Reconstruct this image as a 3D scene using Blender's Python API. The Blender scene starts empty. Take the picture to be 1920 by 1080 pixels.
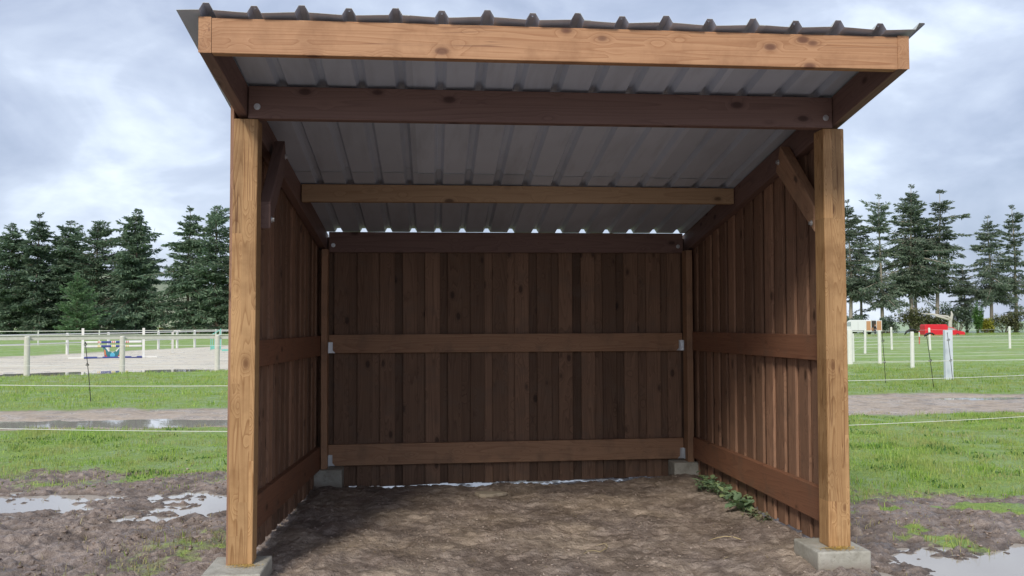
import bpy, bmesh, math, random
import numpy as np
from mathutils import Vector, Matrix
R = math.radians
random.seed(4); rng = np.random.default_rng(4)
scene = bpy.context.scene
COL = scene.collection

# ------------------------------------------------------------------ camera, sky, sun, exposure
cam_d = bpy.data.cameras.new("camera"); cam = bpy.data.objects.new("camera", cam_d); COL.objects.link(cam)
yaw, pitch, roll = 0.1002, 0.0374, -0.0046
c_, s_ = math.cos(yaw), math.sin(yaw)
fx = Vector((s_, c_, 0)); rx = Vector((c_, -s_, 0)); up = Vector((0, 0, 1))
F = fx*math.cos(pitch) + up*math.sin(pitch); U = up*math.cos(pitch) - fx*math.sin(pitch)
RR = rx*math.cos(roll) + U*math.sin(roll); UU = U*math.cos(roll) - rx*math.sin(roll)
CAM = Vector((1.090, -5.524, 1.378))
M = Matrix((RR, UU, -F)).transposed().to_4x4(); M.translation = CAM
cam.matrix_world = M
cam_d.sensor_width = 36; cam_d.lens = 36*1750/1920; cam_d.clip_end = 6000; cam_d.clip_start = 0.05
scene.camera = cam

SUN_EL, SUN_AZ = R(36), R(203)      # azimuth from +Y clockwise: behind the camera, a little to the left
world = bpy.data.worlds.new("World"); scene.world = world; world.use_nodes = True
nt = world.node_tree; N = nt.nodes; L = nt.links; N.clear()
out = N.new("ShaderNodeOutputWorld"); bg = N.new("ShaderNodeBackground"); bg.inputs[1].default_value = 0.1
sky = N.new("ShaderNodeTexSky"); sky.sky_type = 'NISHITA'; sky.sun_disc = False
sky.sun_elevation = SUN_EL; sky.sun_rotation = SUN_AZ; sky.altitude = 50; sky.air_density = 1.0; sky.dust_density = 1.5
tc = N.new("ShaderNodeTexCoord")
mp = N.new("ShaderNodeMapping"); mp.inputs['Scale'].default_value = (3.0, 3.0, 5.4); mp.inputs['Location'].default_value = (3.1, 0.7, 1.35)
mp2 = N.new("ShaderNodeMapping"); mp2.inputs['Scale'].default_value = (4.2, 4.2, 9.0); mp2.inputs['Location'].default_value = (1.7, 5.2, 0.3)
L.new(tc.outputs['Generated'], mp.inputs[0]); L.new(tc.outputs['Generated'], mp2.inputs[0])
n1 = N.new("ShaderNodeTexNoise"); n1.inputs['Scale'].default_value = 1.5; n1.inputs['Detail'].default_value = 5; n1.inputs['Roughness'].default_value = .5; n1.inputs['Distortion'].default_value = .8
n2 = N.new("ShaderNodeTexNoise"); n2.inputs['Scale'].default_value = 1.4; n2.inputs['Detail'].default_value = 6; n2.inputs['Roughness'].default_value = .55; n2.inputs['Distortion'].default_value = .3
L.new(mp.outputs[0], n1.inputs[0]); L.new(mp2.outputs[0], n2.inputs[0])
mixn = N.new("ShaderNodeMath"); mixn.operation = 'MULTIPLY_ADD'; mixn.inputs[1].default_value = .42
L.new(n2.outputs['Fac'], mixn.inputs[0])
sc1 = N.new("ShaderNodeMath"); sc1.operation = 'MULTIPLY'; sc1.inputs[1].default_value = .58
L.new(n1.outputs['Fac'], sc1.inputs[0]); L.new(sc1.outputs[0], mixn.inputs[2])
cr = N.new("ShaderNodeValToRGB"); e = cr.color_ramp
e.elements[0].position = .37; e.elements[0].color = (2.45, 2.9, 3.9, 1)      # grey-blue cloud base
e.elements[1].position = .64; e.elements[1].color = (5.6, 6.2, 7.2, 1)    # bright cloud
m_ = e.elements.new(.45); m_.color = (3.05, 3.5, 4.55, 1)
m_ = e.elements.new(.54); m_.color = (3.9, 4.4, 5.4, 1)
L.new(mixn.outputs[0], cr.inputs[0])
mx = N.new("ShaderNodeMix"); mx.data_type = 'RGBA'; mx.inputs[0].default_value = .88
L.new(sky.outputs[0], mx.inputs[6]); L.new(cr.outputs[0], mx.inputs[7])
L.new(mx.outputs[2], bg.inputs[0]); L.new(bg.outputs[0], out.inputs[0])

sd = bpy.data.lights.new("sun", 'SUN'); sd.energy = 1.5; sd.angle = R(12); sd.color = (1.0, .93, .82)
sun = bpy.data.objects.new("sun", sd); COL.objects.link(sun)
sdir = Vector((math.sin(SUN_AZ)*math.cos(SUN_EL), math.cos(SUN_AZ)*math.cos(SUN_EL), math.sin(SUN_EL)))
sun.rotation_euler = sdir.to_track_quat('Z', 'Y').to_euler()
scene.view_settings.view_transform = 'Standard'; scene.view_settings.look = 'None'
scene.view_settings.exposure = 0.8; scene.view_settings.gamma = 1.0
scene.render.engine = 'CYCLES'
scene.cycles.max_bounces = 8; scene.cycles.diffuse_bounces = 5

# ------------------------------------------------------------------ helpers
def tag(o, label=None, cat=None, group=None, kind=None):
    if label: o['label'] = label
    if cat: o['category'] = cat
    if group: o['group'] = group
    if kind: o['kind'] = kind
    return o
def empty(name, loc=(0, 0, 0), rz=0.0):
    o = bpy.data.objects.new(name, None); COL.objects.link(o); o.location = loc; o.rotation_euler = (0, 0, rz); o.empty_display_size = .2
    return o
def link_mesh(name, verts, faces, mat, parent=None, smooth=False, mw=None):
    me = bpy.data.meshes.new(name); me.from_pydata([tuple(v) for v in verts], [], faces)
    me.update()
    if smooth: me.polygons.foreach_set('use_smooth', [True]*len(me.polygons))
    if mat: me.materials.append(mat)
    o = bpy.data.objects.new(name, me); COL.objects.link(o)
    if parent: o.parent = parent
    if mw is not None: o.matrix_basis = mw
    return o
def np_mesh(name, V, Fs, mat, parent=None, smooth=False, attrs=None):
    """V (n,3), Fs (m,k) all faces with k corners"""
    me = bpy.data.meshes.new(name); n = len(V); m, k = Fs.shape
    me.vertices.add(n); me.vertices.foreach_set('co', np.ascontiguousarray(V, dtype=np.float32).ravel())
    me.loops.add(m*k); me.loops.foreach_set('vertex_index', np.ascontiguousarray(Fs, dtype=np.int32).ravel())
    me.polygons.add(m); me.polygons.foreach_set('loop_start', np.arange(0, m*k, k, dtype=np.int32))
    try: me.polygons.foreach_set('loop_total', np.full(m, k, dtype=np.int32))
    except Exception: pass
    if smooth: me.polygons.foreach_set('use_smooth', np.ones(m, dtype=bool))
    me.update(calc_edges=True); me.validate()
    for an, (typ, arr) in (attrs or {}).items():
        a = me.attributes.new(an, typ, 'POINT')
        a.data.foreach_set('color' if 'COLOR' in typ else 'value', np.ascontiguousarray(arr, dtype=np.float32).ravel())
    if mat: me.materials.append(mat)
    o = bpy.data.objects.new(name, me); COL.objects.link(o)
    if parent: o.parent = parent
    return o
class MB:
    def __init__(s): s.v = []; s.f = []
    def box(s, c, d, rot=None):
        b = len(s.v); rot = rot or Matrix.Identity(3); c = Vector(c)
        for i in range(8):
            p = Vector(((-.5, .5)[i & 1]*d[0], (-.5, .5)[i >> 1 & 1]*d[1], (-.5, .5)[i >> 2]*d[2]))
            s.v.append(c + rot @ p)
        for q in ((0, 2, 3, 1), (4, 5, 7, 6), (0, 1, 5, 4), (2, 6, 7, 3), (0, 4, 6, 2), (1, 3, 7, 5)): s.f.append(tuple(b+i for i in q))
        return s
    def tube(s, pts, rad, n=8, cap=True):
        b = len(s.v); pts = [Vector(p) for p in pts]
        if not hasattr(rad, '__len__'): rad = [rad]*len(pts)
        for i, p in enumerate(pts):
            d = (pts[min(i+1, len(pts)-1)] - pts[max(i-1, 0)]).normalized()
            a = d.orthogonal().normalized() if abs(d.z) > .9 else d.cross(Vector((0, 0, 1))).normalized()
            if abs(d.z) > .9: a = Vector((1, 0, 0)) - d*d.x; a.normalize()
            c = d.cross(a)
            for k in range(n):
                t = 2*math.pi*k/n; s.v.append(p + (a*math.cos(t) + c*math.sin(t))*rad[i])
        for i in range(len(pts)-1):
            for k in range(n):
                s.f.append((b+i*n+k, b+i*n+(k+1) % n, b+(i+1)*n+(k+1) % n, b+(i+1)*n+k))
        if cap:
            s.f.append(tuple(b+k for k in range(n))[::-1]); s.f.append(tuple(b+(len(pts)-1)*n+k for k in range(n)))
        return s
    def slab(s, poly, o, ex, ey, ez, t):
        """polygon (2-D list) extruded: point = o + ex*u + ey*v, thickness t along ez"""
        b = len(s.v); o, ex, ey, ez = map(Vector, (o, ex, ey, ez)); n = len(poly)
        for k in (0, 1):
            for u, v in poly: s.v.append(o + ex*u + ey*v + ez*(t*k))
        s.f.append(tuple(range(b, b+n))[::-1]); s.f.append(tuple(range(b+n, b+2*n)))
        for i in range(n): s.f.append((b+i, b+(i+1) % n, b+n+(i+1) % n, b+n+i))
        return s
    def build(s, name, mat, parent=None, smooth=False, bevel=0, seg=2):
        o = link_mesh(name, s.v, s.f, mat, parent, smooth)
        bm = bmesh.new(); bm.from_mesh(o.data); bmesh.ops.recalc_face_normals(bm, faces=bm.faces); bm.to_mesh(o.data); bm.free()
        if bevel:
            m = o.modifiers.new('bevel', 'BEVEL'); m.width = bevel; m.segments = seg; m.limit_method = 'ANGLE'; m.angle_limit = R(40)
        return o
def copy_tree(o, parent=None):
    c = o.copy(); COL.objects.link(c)
    if parent: c.parent = parent
    for ch in o.children: copy_tree(ch, c)
    return c
def sstep(a, b, x):
    t = np.clip((x-a)/(b-a), 0, 1); return t*t*(3-2*t)
_perm = rng.permutation(4096); _gr = rng.random(4096)*2*np.pi
_gx, _gy = np.cos(_gr), np.sin(_gr)
def perlin(x, y, seed=0):
    x = np.asarray(x, float); y = np.asarray(y, float)
    xi = np.floor(x).astype(np.int64); yi = np.floor(y).astype(np.int64); xf = x-xi; yf = y-yi
    u = xf*xf*xf*(xf*(xf*6-15)+10); v = yf*yf*yf*(yf*(yf*6-15)+10)
    def g(ix, iy, dx, dy):
        h = _perm[(_perm[(ix+seed*131) & 4095] + iy) & 4095]
        return _gx[h]*dx + _gy[h]*dy
    a = g(xi, yi, xf, yf); b = g(xi+1, yi, xf-1, yf); c = g(xi, yi+1, xf, yf-1); d = g(xi+1, yi+1, xf-1, yf-1)
    return ((a+(b-a)*u) + ((c+(d-c)*u)-(a+(b-a)*u))*v)*1.5
def fbm(x, y, sc, seed=0, oc=3):
    r = 0; a = 1
    for i in range(oc): r = r + a*perlin(np.asarray(x)*2**i/sc, np.asarray(y)*2**i/sc, seed+i); a *= .5
    return r

# ------------------------------------------------------------------ materials
class NT:
    def __init__(s, name):
        s.m = bpy.data.materials.new(name); s.m.use_nodes = True; s.t = s.m.node_tree; s.n = s.t.nodes; s.l = s.t.links
        s.b = s.n['Principled BSDF']
    def new(s, t, **kw):
        n = s.n.new('ShaderNode'+t)
        for k, v in kw.items():
            setattr(n, k, v)
        return n
    def math(s, op, a, b=None, c=None, clamp=False):
        n = s.new('Math', operation=op); n.use_clamp = clamp
        for i, x in enumerate((a, b, c)):
            if x is None: continue
            if hasattr(x, 'is_output'): s.l.new(x, n.inputs[i])
            else: n.inputs[i].default_value = x
        return n.outputs[0]
    def noise(s, vec, scale, detail=3, rough=.5, dist=0, dims='3D'):
        n = s.new('TexNoise'); n.noise_dimensions = dims
        n.inputs['Scale'].default_value = scale; n.inputs['Detail'].default_value = detail; n.inputs['Roughness'].default_value = rough; n.inputs['Distortion'].default_value = dist
        if vec is not None: s.l.new(vec, n.inputs['Vector'])
        return n.outputs['Fac']
    def ramp(s, fac, stops):
        n = s.new('ValToRGB'); e = n.color_ramp
        while len(e.elements) < len(stops): e.elements.new(.5)
        for el, (p, c) in zip(e.elements, stops): el.position = p; el.color = (*c, 1) if len(c) == 3 else c
        s.l.new(fac, n.inputs[0]); return n.outputs['Color']
    def mix(s, fac, a, b, mode='MIX'):
        n = s.new('Mix', data_type='RGBA', blend_type=mode)
        for i, x in ((0, fac), (6, a), (7, b)):
            if hasattr(x, 'is_output'): s.l.new(x, n.inputs[i])
            elif i == 0: n.inputs[0].default_value = x
            else: n.inputs[i].default_value = (*x, 1)
        return n.outputs[2]
    def vmul(s, vec, k):
        n = s.new('VectorMath', operation='MULTIPLY'); s.l.new(vec, n.inputs[0]); n.inputs[1].default_value = k; return n.outputs[0]
    def vadd(s, vec, w):
        n = s.new('VectorMath', operation='ADD'); s.l.new(vec, n.inputs[0])
        if hasattr(w, 'is_output'): s.l.new(w, n.inputs[1])
        else: n.inputs[1].default_value = w
        return n.outputs[0]
    def bump(s, h, strength=.3, dist=.01):
        n = s.new('Bump'); n.inputs['Strength'].default_value = strength; n.inputs['Distance'].default_value = dist
        s.l.new(h, n.inputs['Height']); s.l.new(n.outputs[0], s.b.inputs['Normal'])
    def set(s, color=None, rough=None, metal=None, spec=None):
        for k, x in (('Base Color', color), ('Roughness', rough), ('Metallic', metal), ('Specular IOR Level', spec)):
            if x is None: continue
            if hasattr(x, 'is_output'): s.l.new(x, s.b.inputs[k])
            elif k == 'Base Color': s.b.inputs[k].default_value = (*x, 1)
            else: s.b.inputs[k].default_value = x
        return s.m

def wood(name, light, dark, knot=(.05, .025, .012), axis='X', lam=0.0, island=False, var=.25, rough=.62, ringk=16, dirt=None, check=0.0, ringamt=.55, stretch=.55, gsc=5.5):
    t = NT(name); tcn = t.new('TexCoord'); vec = tcn.outputs['Object']
    sep = t.new('SeparateXYZ'); t.l.new(vec, sep.inputs[0]); X, Y, Z = sep.outputs
    comb = t.new('CombineXYZ')
    src = {'X': (X, Y, Z), 'Z': (Z, X, Y)}[axis]
    for i in range(3): t.l.new(src[i], comb.inputs[i])
    if island: rnd = t.new('NewGeometry').outputs['Random Per Island']
    else: rnd = t.new('ObjectInfo').outputs['Random']
    offc = t.new('CombineXYZ')
    for i, k in enumerate((37.0, 11.3, 5.7)): t.l.new(t.math('MULTIPLY', rnd, k), offc.inputs[i])
    raw = comb.outputs[0]
    v = t.vadd(raw, offc.outputs[0])
    tint = None
    if lam:
        s2 = t.new('SeparateXYZ'); t.l.new(raw, s2.inputs[0])
        ly = t.math('FLOOR', t.math('DIVIDE', t.math('ADD', s2.outputs[1], .0137), lam))
        wn = t.new('TexWhiteNoise', noise_dimensions='1D'); t.l.new(t.math('ADD', ly, rnd), wn.inputs['W'])
        fj = t.math('FLOOR', t.math('ADD', t.math('MULTIPLY', s2.outputs[0], 1.15), t.math('MULTIPLY', wn.outputs['Value'], 9.0)))
        c3 = t.new('CombineXYZ'); t.l.new(ly, c3.inputs[0]); t.l.new(fj, c3.inputs[1]); t.l.new(rnd, c3.inputs[2])
        w2 = t.new('TexWhiteNoise', noise_dimensions='3D'); t.l.new(c3.outputs[0], w2.inputs['Vector'])
        tint = w2.outputs['Value']
        oc = t.new('CombineXYZ'); t.l.new(t.math('MULTIPLY', tint, 17.0), oc.inputs[0]); t.l.new(t.math('MULTIPLY', tint, 9.0), oc.inputs[1])
        v = t.vadd(v, oc.outputs[0])
    # knots
    vor = t.new('TexVoronoi', feature='F1'); vor.inputs['Scale'].default_value = 1.0; t.l.new(t.vmul(v, (4.6, 8.5, 8.5)), vor.inputs['Vector'])
    kd = vor.outputs['Distance']
    near = t.math('SMOOTHSTEP' if False else 'SUBTRACT', 1.0, t.math('MULTIPLY', kd, 2.6), clamp=True)
    base = t.noise(t.vmul(v, (stretch, gsc, gsc)), 1.0, 2, .45)
    warped = t.math('MULTIPLY_ADD', near, .12, base)
    fr = t.math('FRACT', t.math('MULTIPLY', warped, ringk))
    ring = t.ramp(fr, [(0, (0, 0, 0)), (.72, (.45, .45, .45)), (.93, (1, 1, 1)), (1, (.1, .1, .1))])
    grain = t.noise(t.vmul(v, (2.5, 130, 130)), 1.0, 3, .6)
    big = t.noise(t.vmul(v, (.8, 3, 3)), 1.0, 3, .5)
    f = t.math('ADD', t.math('MULTIPLY', ring, ringamt), t.math('MULTIPLY', t.math('SUBTRACT', grain, .45), .8))
    f = t.math('ADD', f, t.math('MULTIPLY', t.math('SUBTRACT', big, .5), .9), clamp=True)
    col = t.mix(f, light, dark)
    sc_ = t.new('SeparateColor'); t.l.new(vor.outputs['Color'], sc_.inputs[0])
    kd = t.math('ADD', kd, t.math('MULTIPLY', t.math('LESS_THAN', sc_.outputs[0], .66), 2.0))
    kn = t.ramp(kd, [(.11, (1, 1, 1)), (.16, (.7, .7, .7)), (.19, (.25, .25, .25)), (.30, (0, 0, 0))])
    col = t.mix(t.math('MULTIPLY', kn, .8), col, knot)
    if check:
        ck = t.noise(t.vmul(v, (.5, 20, 20)), 1.0, 2, .5)
        line = t.math('SUBTRACT', 1.0, t.math('MULTIPLY', t.math('ABSOLUTE', t.math('SUBTRACT', ck, .5)), 60.0), clamp=True)
        gate = t.ramp(t.noise(t.vmul(v, (.9, 3, 3)), 1.3, 2, .5), [(.54, (0, 0, 0)), (.6, (1, 1, 1))])
        col = t.mix(t.math('MULTIPLY', t.math('MULTIPLY', line, gate), check), col, knot)
        stn = t.noise(raw, 3.1, 5, .7)
        col = t.mix(t.ramp(stn, [(.48, (0, 0, 0)), (.7, (.5, .5, .5))]), col, tuple(c*.72 for c in dark))
    vr = tint if tint is not None else rnd
    k = t.math('MULTIPLY_ADD', vr, 2*var, 1-var)
    kc = t.new('CombineColor'); [t.l.new(k, kc.inputs[i]) for i in range(3)]
    col = t.mix(1.0, col, kc.outputs[0], 'MULTIPLY')
    if dirt:
        dn = t.noise(tcn.outputs['Object'], 5.0, 5, .65)
        col = t.mix(t.ramp(dn, [(.5, (0, 0, 0)), (.75, (.55, .55, .55))]), col, dirt)
    hgt = t.math('ADD', t.math('MULTIPLY', grain, .6), t.math('MULTIPLY', ring, .4))
    t.bump(hgt, .35, .003)
    return t.set(col, rough, spec=.3)

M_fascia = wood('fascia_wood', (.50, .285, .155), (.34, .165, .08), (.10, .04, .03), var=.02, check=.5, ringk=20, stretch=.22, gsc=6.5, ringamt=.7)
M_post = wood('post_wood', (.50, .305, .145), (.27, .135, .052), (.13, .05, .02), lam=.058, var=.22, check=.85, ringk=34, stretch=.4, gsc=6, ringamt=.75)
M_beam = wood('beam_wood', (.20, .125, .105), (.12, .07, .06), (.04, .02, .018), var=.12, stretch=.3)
M_purlin = wood('purlin_wood', (.42, .28, .165), (.28, .165, .09), (.06, .03, .018), var=.1, stretch=.3)
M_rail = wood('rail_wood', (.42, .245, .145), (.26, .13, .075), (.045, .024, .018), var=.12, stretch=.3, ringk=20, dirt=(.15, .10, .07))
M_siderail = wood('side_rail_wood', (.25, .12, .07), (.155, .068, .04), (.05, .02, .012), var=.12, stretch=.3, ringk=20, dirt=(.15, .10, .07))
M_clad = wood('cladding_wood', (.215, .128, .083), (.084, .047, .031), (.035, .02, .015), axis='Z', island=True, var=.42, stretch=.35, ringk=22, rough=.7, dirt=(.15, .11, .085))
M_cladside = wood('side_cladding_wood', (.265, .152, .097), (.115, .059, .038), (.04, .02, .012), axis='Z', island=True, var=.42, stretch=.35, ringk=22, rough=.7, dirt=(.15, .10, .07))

def simple(name, col, rough=.5, metal=0, var=.15, scale=8, bump=0, spec=None, dist=.01, objvar=0):
    t = NT(name); o = t.new('TexCoord').outputs['Object']
    n = t.noise(o, scale, 4, .6)
    a = tuple(c*(1-var) for c in col); b = tuple(min(1, c*(1+var)) for c in col)
    if bump: t.bump(t.noise(o, scale*4, 4, .6), bump, dist)
    c = t.mix(n, a, b)
    if objvar:
        k = t.math('MULTIPLY_ADD', t.new('ObjectInfo').outputs['Random'], 2*objvar, 1-objvar); kc = t.new('CombineColor'); [t.l.new(k, kc.inputs[i]) for i in range(3)]
        c = t.mix(1.0, c, kc.outputs[0], 'MULTIPLY')
        c = t.mix(t.ramp(t.noise(t.vmul(o, (6, .8, 1)), 1.0, 4, .6), [(.5, (0, 0, 0)), (.72, (.45, .45, .45))]), c, tuple(x*.55 for x in col))
    return t.set(c, rough, metal, spec)
M_roof = simple('roof_steel', (.56, .58, .54), .45, 0, .12, 1.7)
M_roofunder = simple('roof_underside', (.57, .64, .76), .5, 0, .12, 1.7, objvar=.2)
def concrete_mat():
    t = NT('concrete'); o = t.new('TexCoord').outputs['Object']; n = t.noise(o, 9, 5, .65); n2_ = t.noise(o, 45, 4, .7); sp = t.new('SeparateXYZ'); t.l.new(o, sp.inputs[0])
    col = t.ramp(n, [(.3, (.27, .255, .21)), (.5, (.40, .385, .33)), (.7, (.48, .465, .41))])
    col = t.mix(t.ramp(n2_, [(.33, (.6, .6, .6)), (.42, (0, 0, 0))]), col, (.20, .185, .155))
    mudf = t.math('ADD', t.math('MULTIPLY', t.math('ADD', sp.outputs[2], .055), -14.0), t.math('MULTIPLY', t.math('SUBTRACT', n, .5), 2.2))
    col = t.mix(t.ramp(mudf, [(.0, (0, 0, 0)), (.9, (.75, .75, .75))]), col, (.21, .165, .135))
    t.bump(t.math('ADD', n, n2_), .6, .008); return t.set(col, .9)
M_conc = concrete_mat()
M_zinc = simple('zinc', (.62, .64, .66), .38, .8, .12, 30)
M_black = simple('black_plastic', (.02, .02, .022), .5)
M_whitepaint = simple('white_paint', (.74, .74, .70), .6, 0, .12, 5)
M_weather = simple('weathered_white', (.58, .57, .53), .75, 0, .2, 9)
M_greypost = simple('grey_post', (.60, .585, .53), .8, 0, .2, 14)
M_bluewhite = simple('blue_white_plastic', (.62, .66, .74), .45, 0, .05, 4)
M_rope = simple('white_rope', (.80, .80, .76), .7)
M_poleblue = simple('blue_paint', (.05, .07, .26), .4)
M_polered = simple('red_paint', (.62, .07, .05), .4)
M_poleyellow = simple('yellow_paint', (.75, .55, .06), .4)
M_teal = simple('teal_paint', (.18, .50, .42), .5)
M_orange = simple('orange_paint', (.68, .22, .07), .5)
M_tealdark = simple('dark_teal_paint', (.04, .20, .22), .5)
M_cyan = simple('cyan_paint', (.12, .50, .66), .5)
M_bark = simple('bark', (.17, .13, .10), .9, 0, .35, 6, .6)
M_barkpale = simple('pale_bark', (.36, .32, .26), .9, 0, .3, 3, .6)
M_palewood = simple('bleached_wood', (.50, .48, .43), .85, 0, .2, 3, .4)
M_ochre = simple('ochre_straw', (.50, .30, .08), .9, 0, .3, 4)
M_vanwhite = simple('van_white', (.76, .78, .80), .3, 0, .03, 1)
M_vanred = simple('van_red', (.66, .02, .035), .32, 0, .06, 1)
M_glass = simple('dark_glass', (.03, .035, .04), .08, 0, .1, 1, spec=.6)
M_glasspale = simple('pale_window', (.35, .40, .42), .12, 0, .1, 1, spec=.6)
M_tyre = simple('tyre', (.02, .02, .02), .85)
M_rim = simple('rim', (.45, .46, .47), .35, .7)
M_panelwood = simple('plywood', (.50, .27, .14), .7)
M_skin = simple('skin', (.55, .33, .24), .6)
M_jacket = simple('jacket', (.018, .019, .024), .8)
M_trouser = simple('trousers', (.035, .04, .06), .85)
M_hair = simple('hair', (.28, .10, .03), .7)
M_lampred = simple('tail_lamp', (.5, .03, .03), .2)
M_lampwhite = simple('head_lamp', (.8, .8, .78), .1)

def foliage(name, a, b, c, trans=.15, patch=None):
    t = NT(name); rnd = t.new('NewGeometry').outputs['Random Per Island']
    col = t.ramp(rnd, [(0, a), (.55, b), (1, c)])
    oi = t.new('ObjectInfo').outputs['Random']
    k = t.math('MULTIPLY_ADD', oi, .4, .8)
    kc = t.new('CombineColor'); [t.l.new(k, kc.inputs[i]) for i in range(3)]
    col = t.mix(1.0, col, kc.outputs[0], 'MULTIPLY')
    if patch:
        pn = t.noise(t.new('NewGeometry').outputs['Position'], 1.3, 4, .6)
        col = t.mix(t.ramp(pn, [(.42, (0, 0, 0)), (.62, (.8, .8, .8))]), col, patch)
    m = t.set(col, .65, spec=.25)
    tr = t.new('BsdfTranslucent'); t.l.new(col, tr.inputs[0])
    ms = t.new('MixShader'); ms.inputs[0].default_value = trans
    t.l.new(t.b.outputs[0], ms.inputs[1]); t.l.new(tr.outputs[0], ms.inputs[2])
    t.l.new(ms.outputs[0], t.n['Material Output'].inputs[0])
    return m
M_needle = foliage('needles_blue_green', (.07, .115, .075), (.14, .215, .14), (.25, .335, .22), .25)
M_needle_r = foliage('needles_grey_green', (.085, .125, .09), (.16, .22, .155), (.27, .33, .24), .25)
M_needle_l = foliage('needles_fresh', (.12, .22, .11), (.20, .34, .17), (.29, .45, .23), .3)
M_olive = foliage('olive_leaves', (.11, .12, .06), (.19, .21, .10), (.27, .28, .14))
M_yellowleaf = foliage('yellow_leaves', (.25, .26, .04), (.42, .42, .06), (.55, .52, .1))
M_ivy = foliage('ivy_leaves', (.06, .14, .04), (.12, .24, .07), (.18, .33, .10), .25)
M_weed = foliage('weed_leaves', (.19, .29, .17), (.29, .42, .24), (.40, .50, .22), .4)
M_wilt = foliage('wilted_leaves', (.10, .10, .06), (.16, .15, .09), (.2, .18, .11), .1)
M_straw = foliage('straw', (.30, .22, .11), (.45, .36, .2), (.6, .5, .32), .1)
M_feed = foliage('feed', (.5, .33, .08), (.65, .45, .12), (.75, .55, .2), .1)
M_grass = foliage('grass_blades', (.15, .27, .045), (.31, .50, .08), (.52, .64, .17), .4, (.46, .47, .18))
M_grassdry = foliage('dry_grass_blades', (.27, .23, .11), (.36, .33, .15), (.46, .42, .22), .25)
M_chip = foliage('wood_chips', (.16, .12, .095), (.36, .285, .225), (.66, .57, .48), .05)

# ------------------------------------------------------------------ ground: heights and cover
# (x, y, rx, ry, rotation, depth, level)
PUD = [(-2.25, 2.95, .95, .50, -.22, .05, -.168), (-.72, 2.80, .58, .62, -.3, .04, -.166), (-.98, 2.12, .30, .16, .1, .04, -.166),
       (-3.4, 1.2, .6, .35, .3, .05, -.165), (-2.0, .55, .35, .2, .1, .05, -.170),
       (5.0, .0, 1.25, .66, .28, .075, -.163),
       (-3.6, 9.75, 3.4, .62, -.03, .07, -.165), (-9.2, 9.9, 2.2, .5, .02, .07, -.165), (12.6, 12.1, 1.5, .35, .05, .06, -.165),
       (-9.0, 26.15, 3.6, 1.55, .36, .10, -.175), (-14.5, 23.9, 2.2, 1.1, .36, .1, -.175),
       (1.75, 3.75, 1.8, .30, .02, .04, -.20)]
PUD = [p[:6] + (p[6]-.0011*k+(.008 if k < 3 else 0),) for k, p in enumerate(PUD)]
def arena_d(x, y):
    """signed distance-like: >0 inside the sand"""
    near = (y - 25.0 - (x+5.6)*.40) * .93
    left = (x + 17.8 - (y-44)*.29) * .96
    return np.minimum(np.minimum(near, left), np.minimum(78-y, 15.0-x))
def cover(x, y):
    n1 = fbm(x, y, 1.6, 11); n2 = fbm(x, y, .5, 21); n3 = fbm(x, y, 5.0, 31)
    yb = np.where(x < 1.5, 4.5, 2.45) + .6*n1 + .45*n2
    yb = np.where((x > -.2) & (x < 3.9), np.maximum(yb, 4.5), yb)
    mudyard = 1 - sstep(-1.0, .75, y - yb)
    tufts = sstep(.34, .8, n2 + .35*n1) * sstep(4.1, 4.6, x) * sstep(-1.0, 1.2, y)    # grass islands in the mud on the right
    mudyard = mudyard * (1 - .75*tufts)
    ltuft = sstep(-1.35, -.45, x) * (1-sstep(-.25, .02, x)) * (1 - sstep(1.2, 2.1, y)) * sstep(-.1, .35, n2+.25)  # grass by the left footing
    mudyard = mudyard * (1 - .45*ltuft)
    ta = np.where(x < 1.5, 8.75, 9.1) + .35*n1; tb = np.where(x < 1.5, 12.0, 13.1) + .5*n1
    track = sstep(-.45, .35, y-ta) * (1-sstep(-.5, .45, y-tb))
    sand = sstep(-.25, .25, arena_d(x, y) + .25*n1)
    dist = np.hypot(x-1, y+5.5)
    worn = sstep(.25, .75, n3 + .4*n1) * .6
    grass = np.clip(1 - mudyard - track - sand, 0, 1)
    return mudyard, track, sand, grass, worn
XL = lambda y: .0 + .043*y
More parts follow.
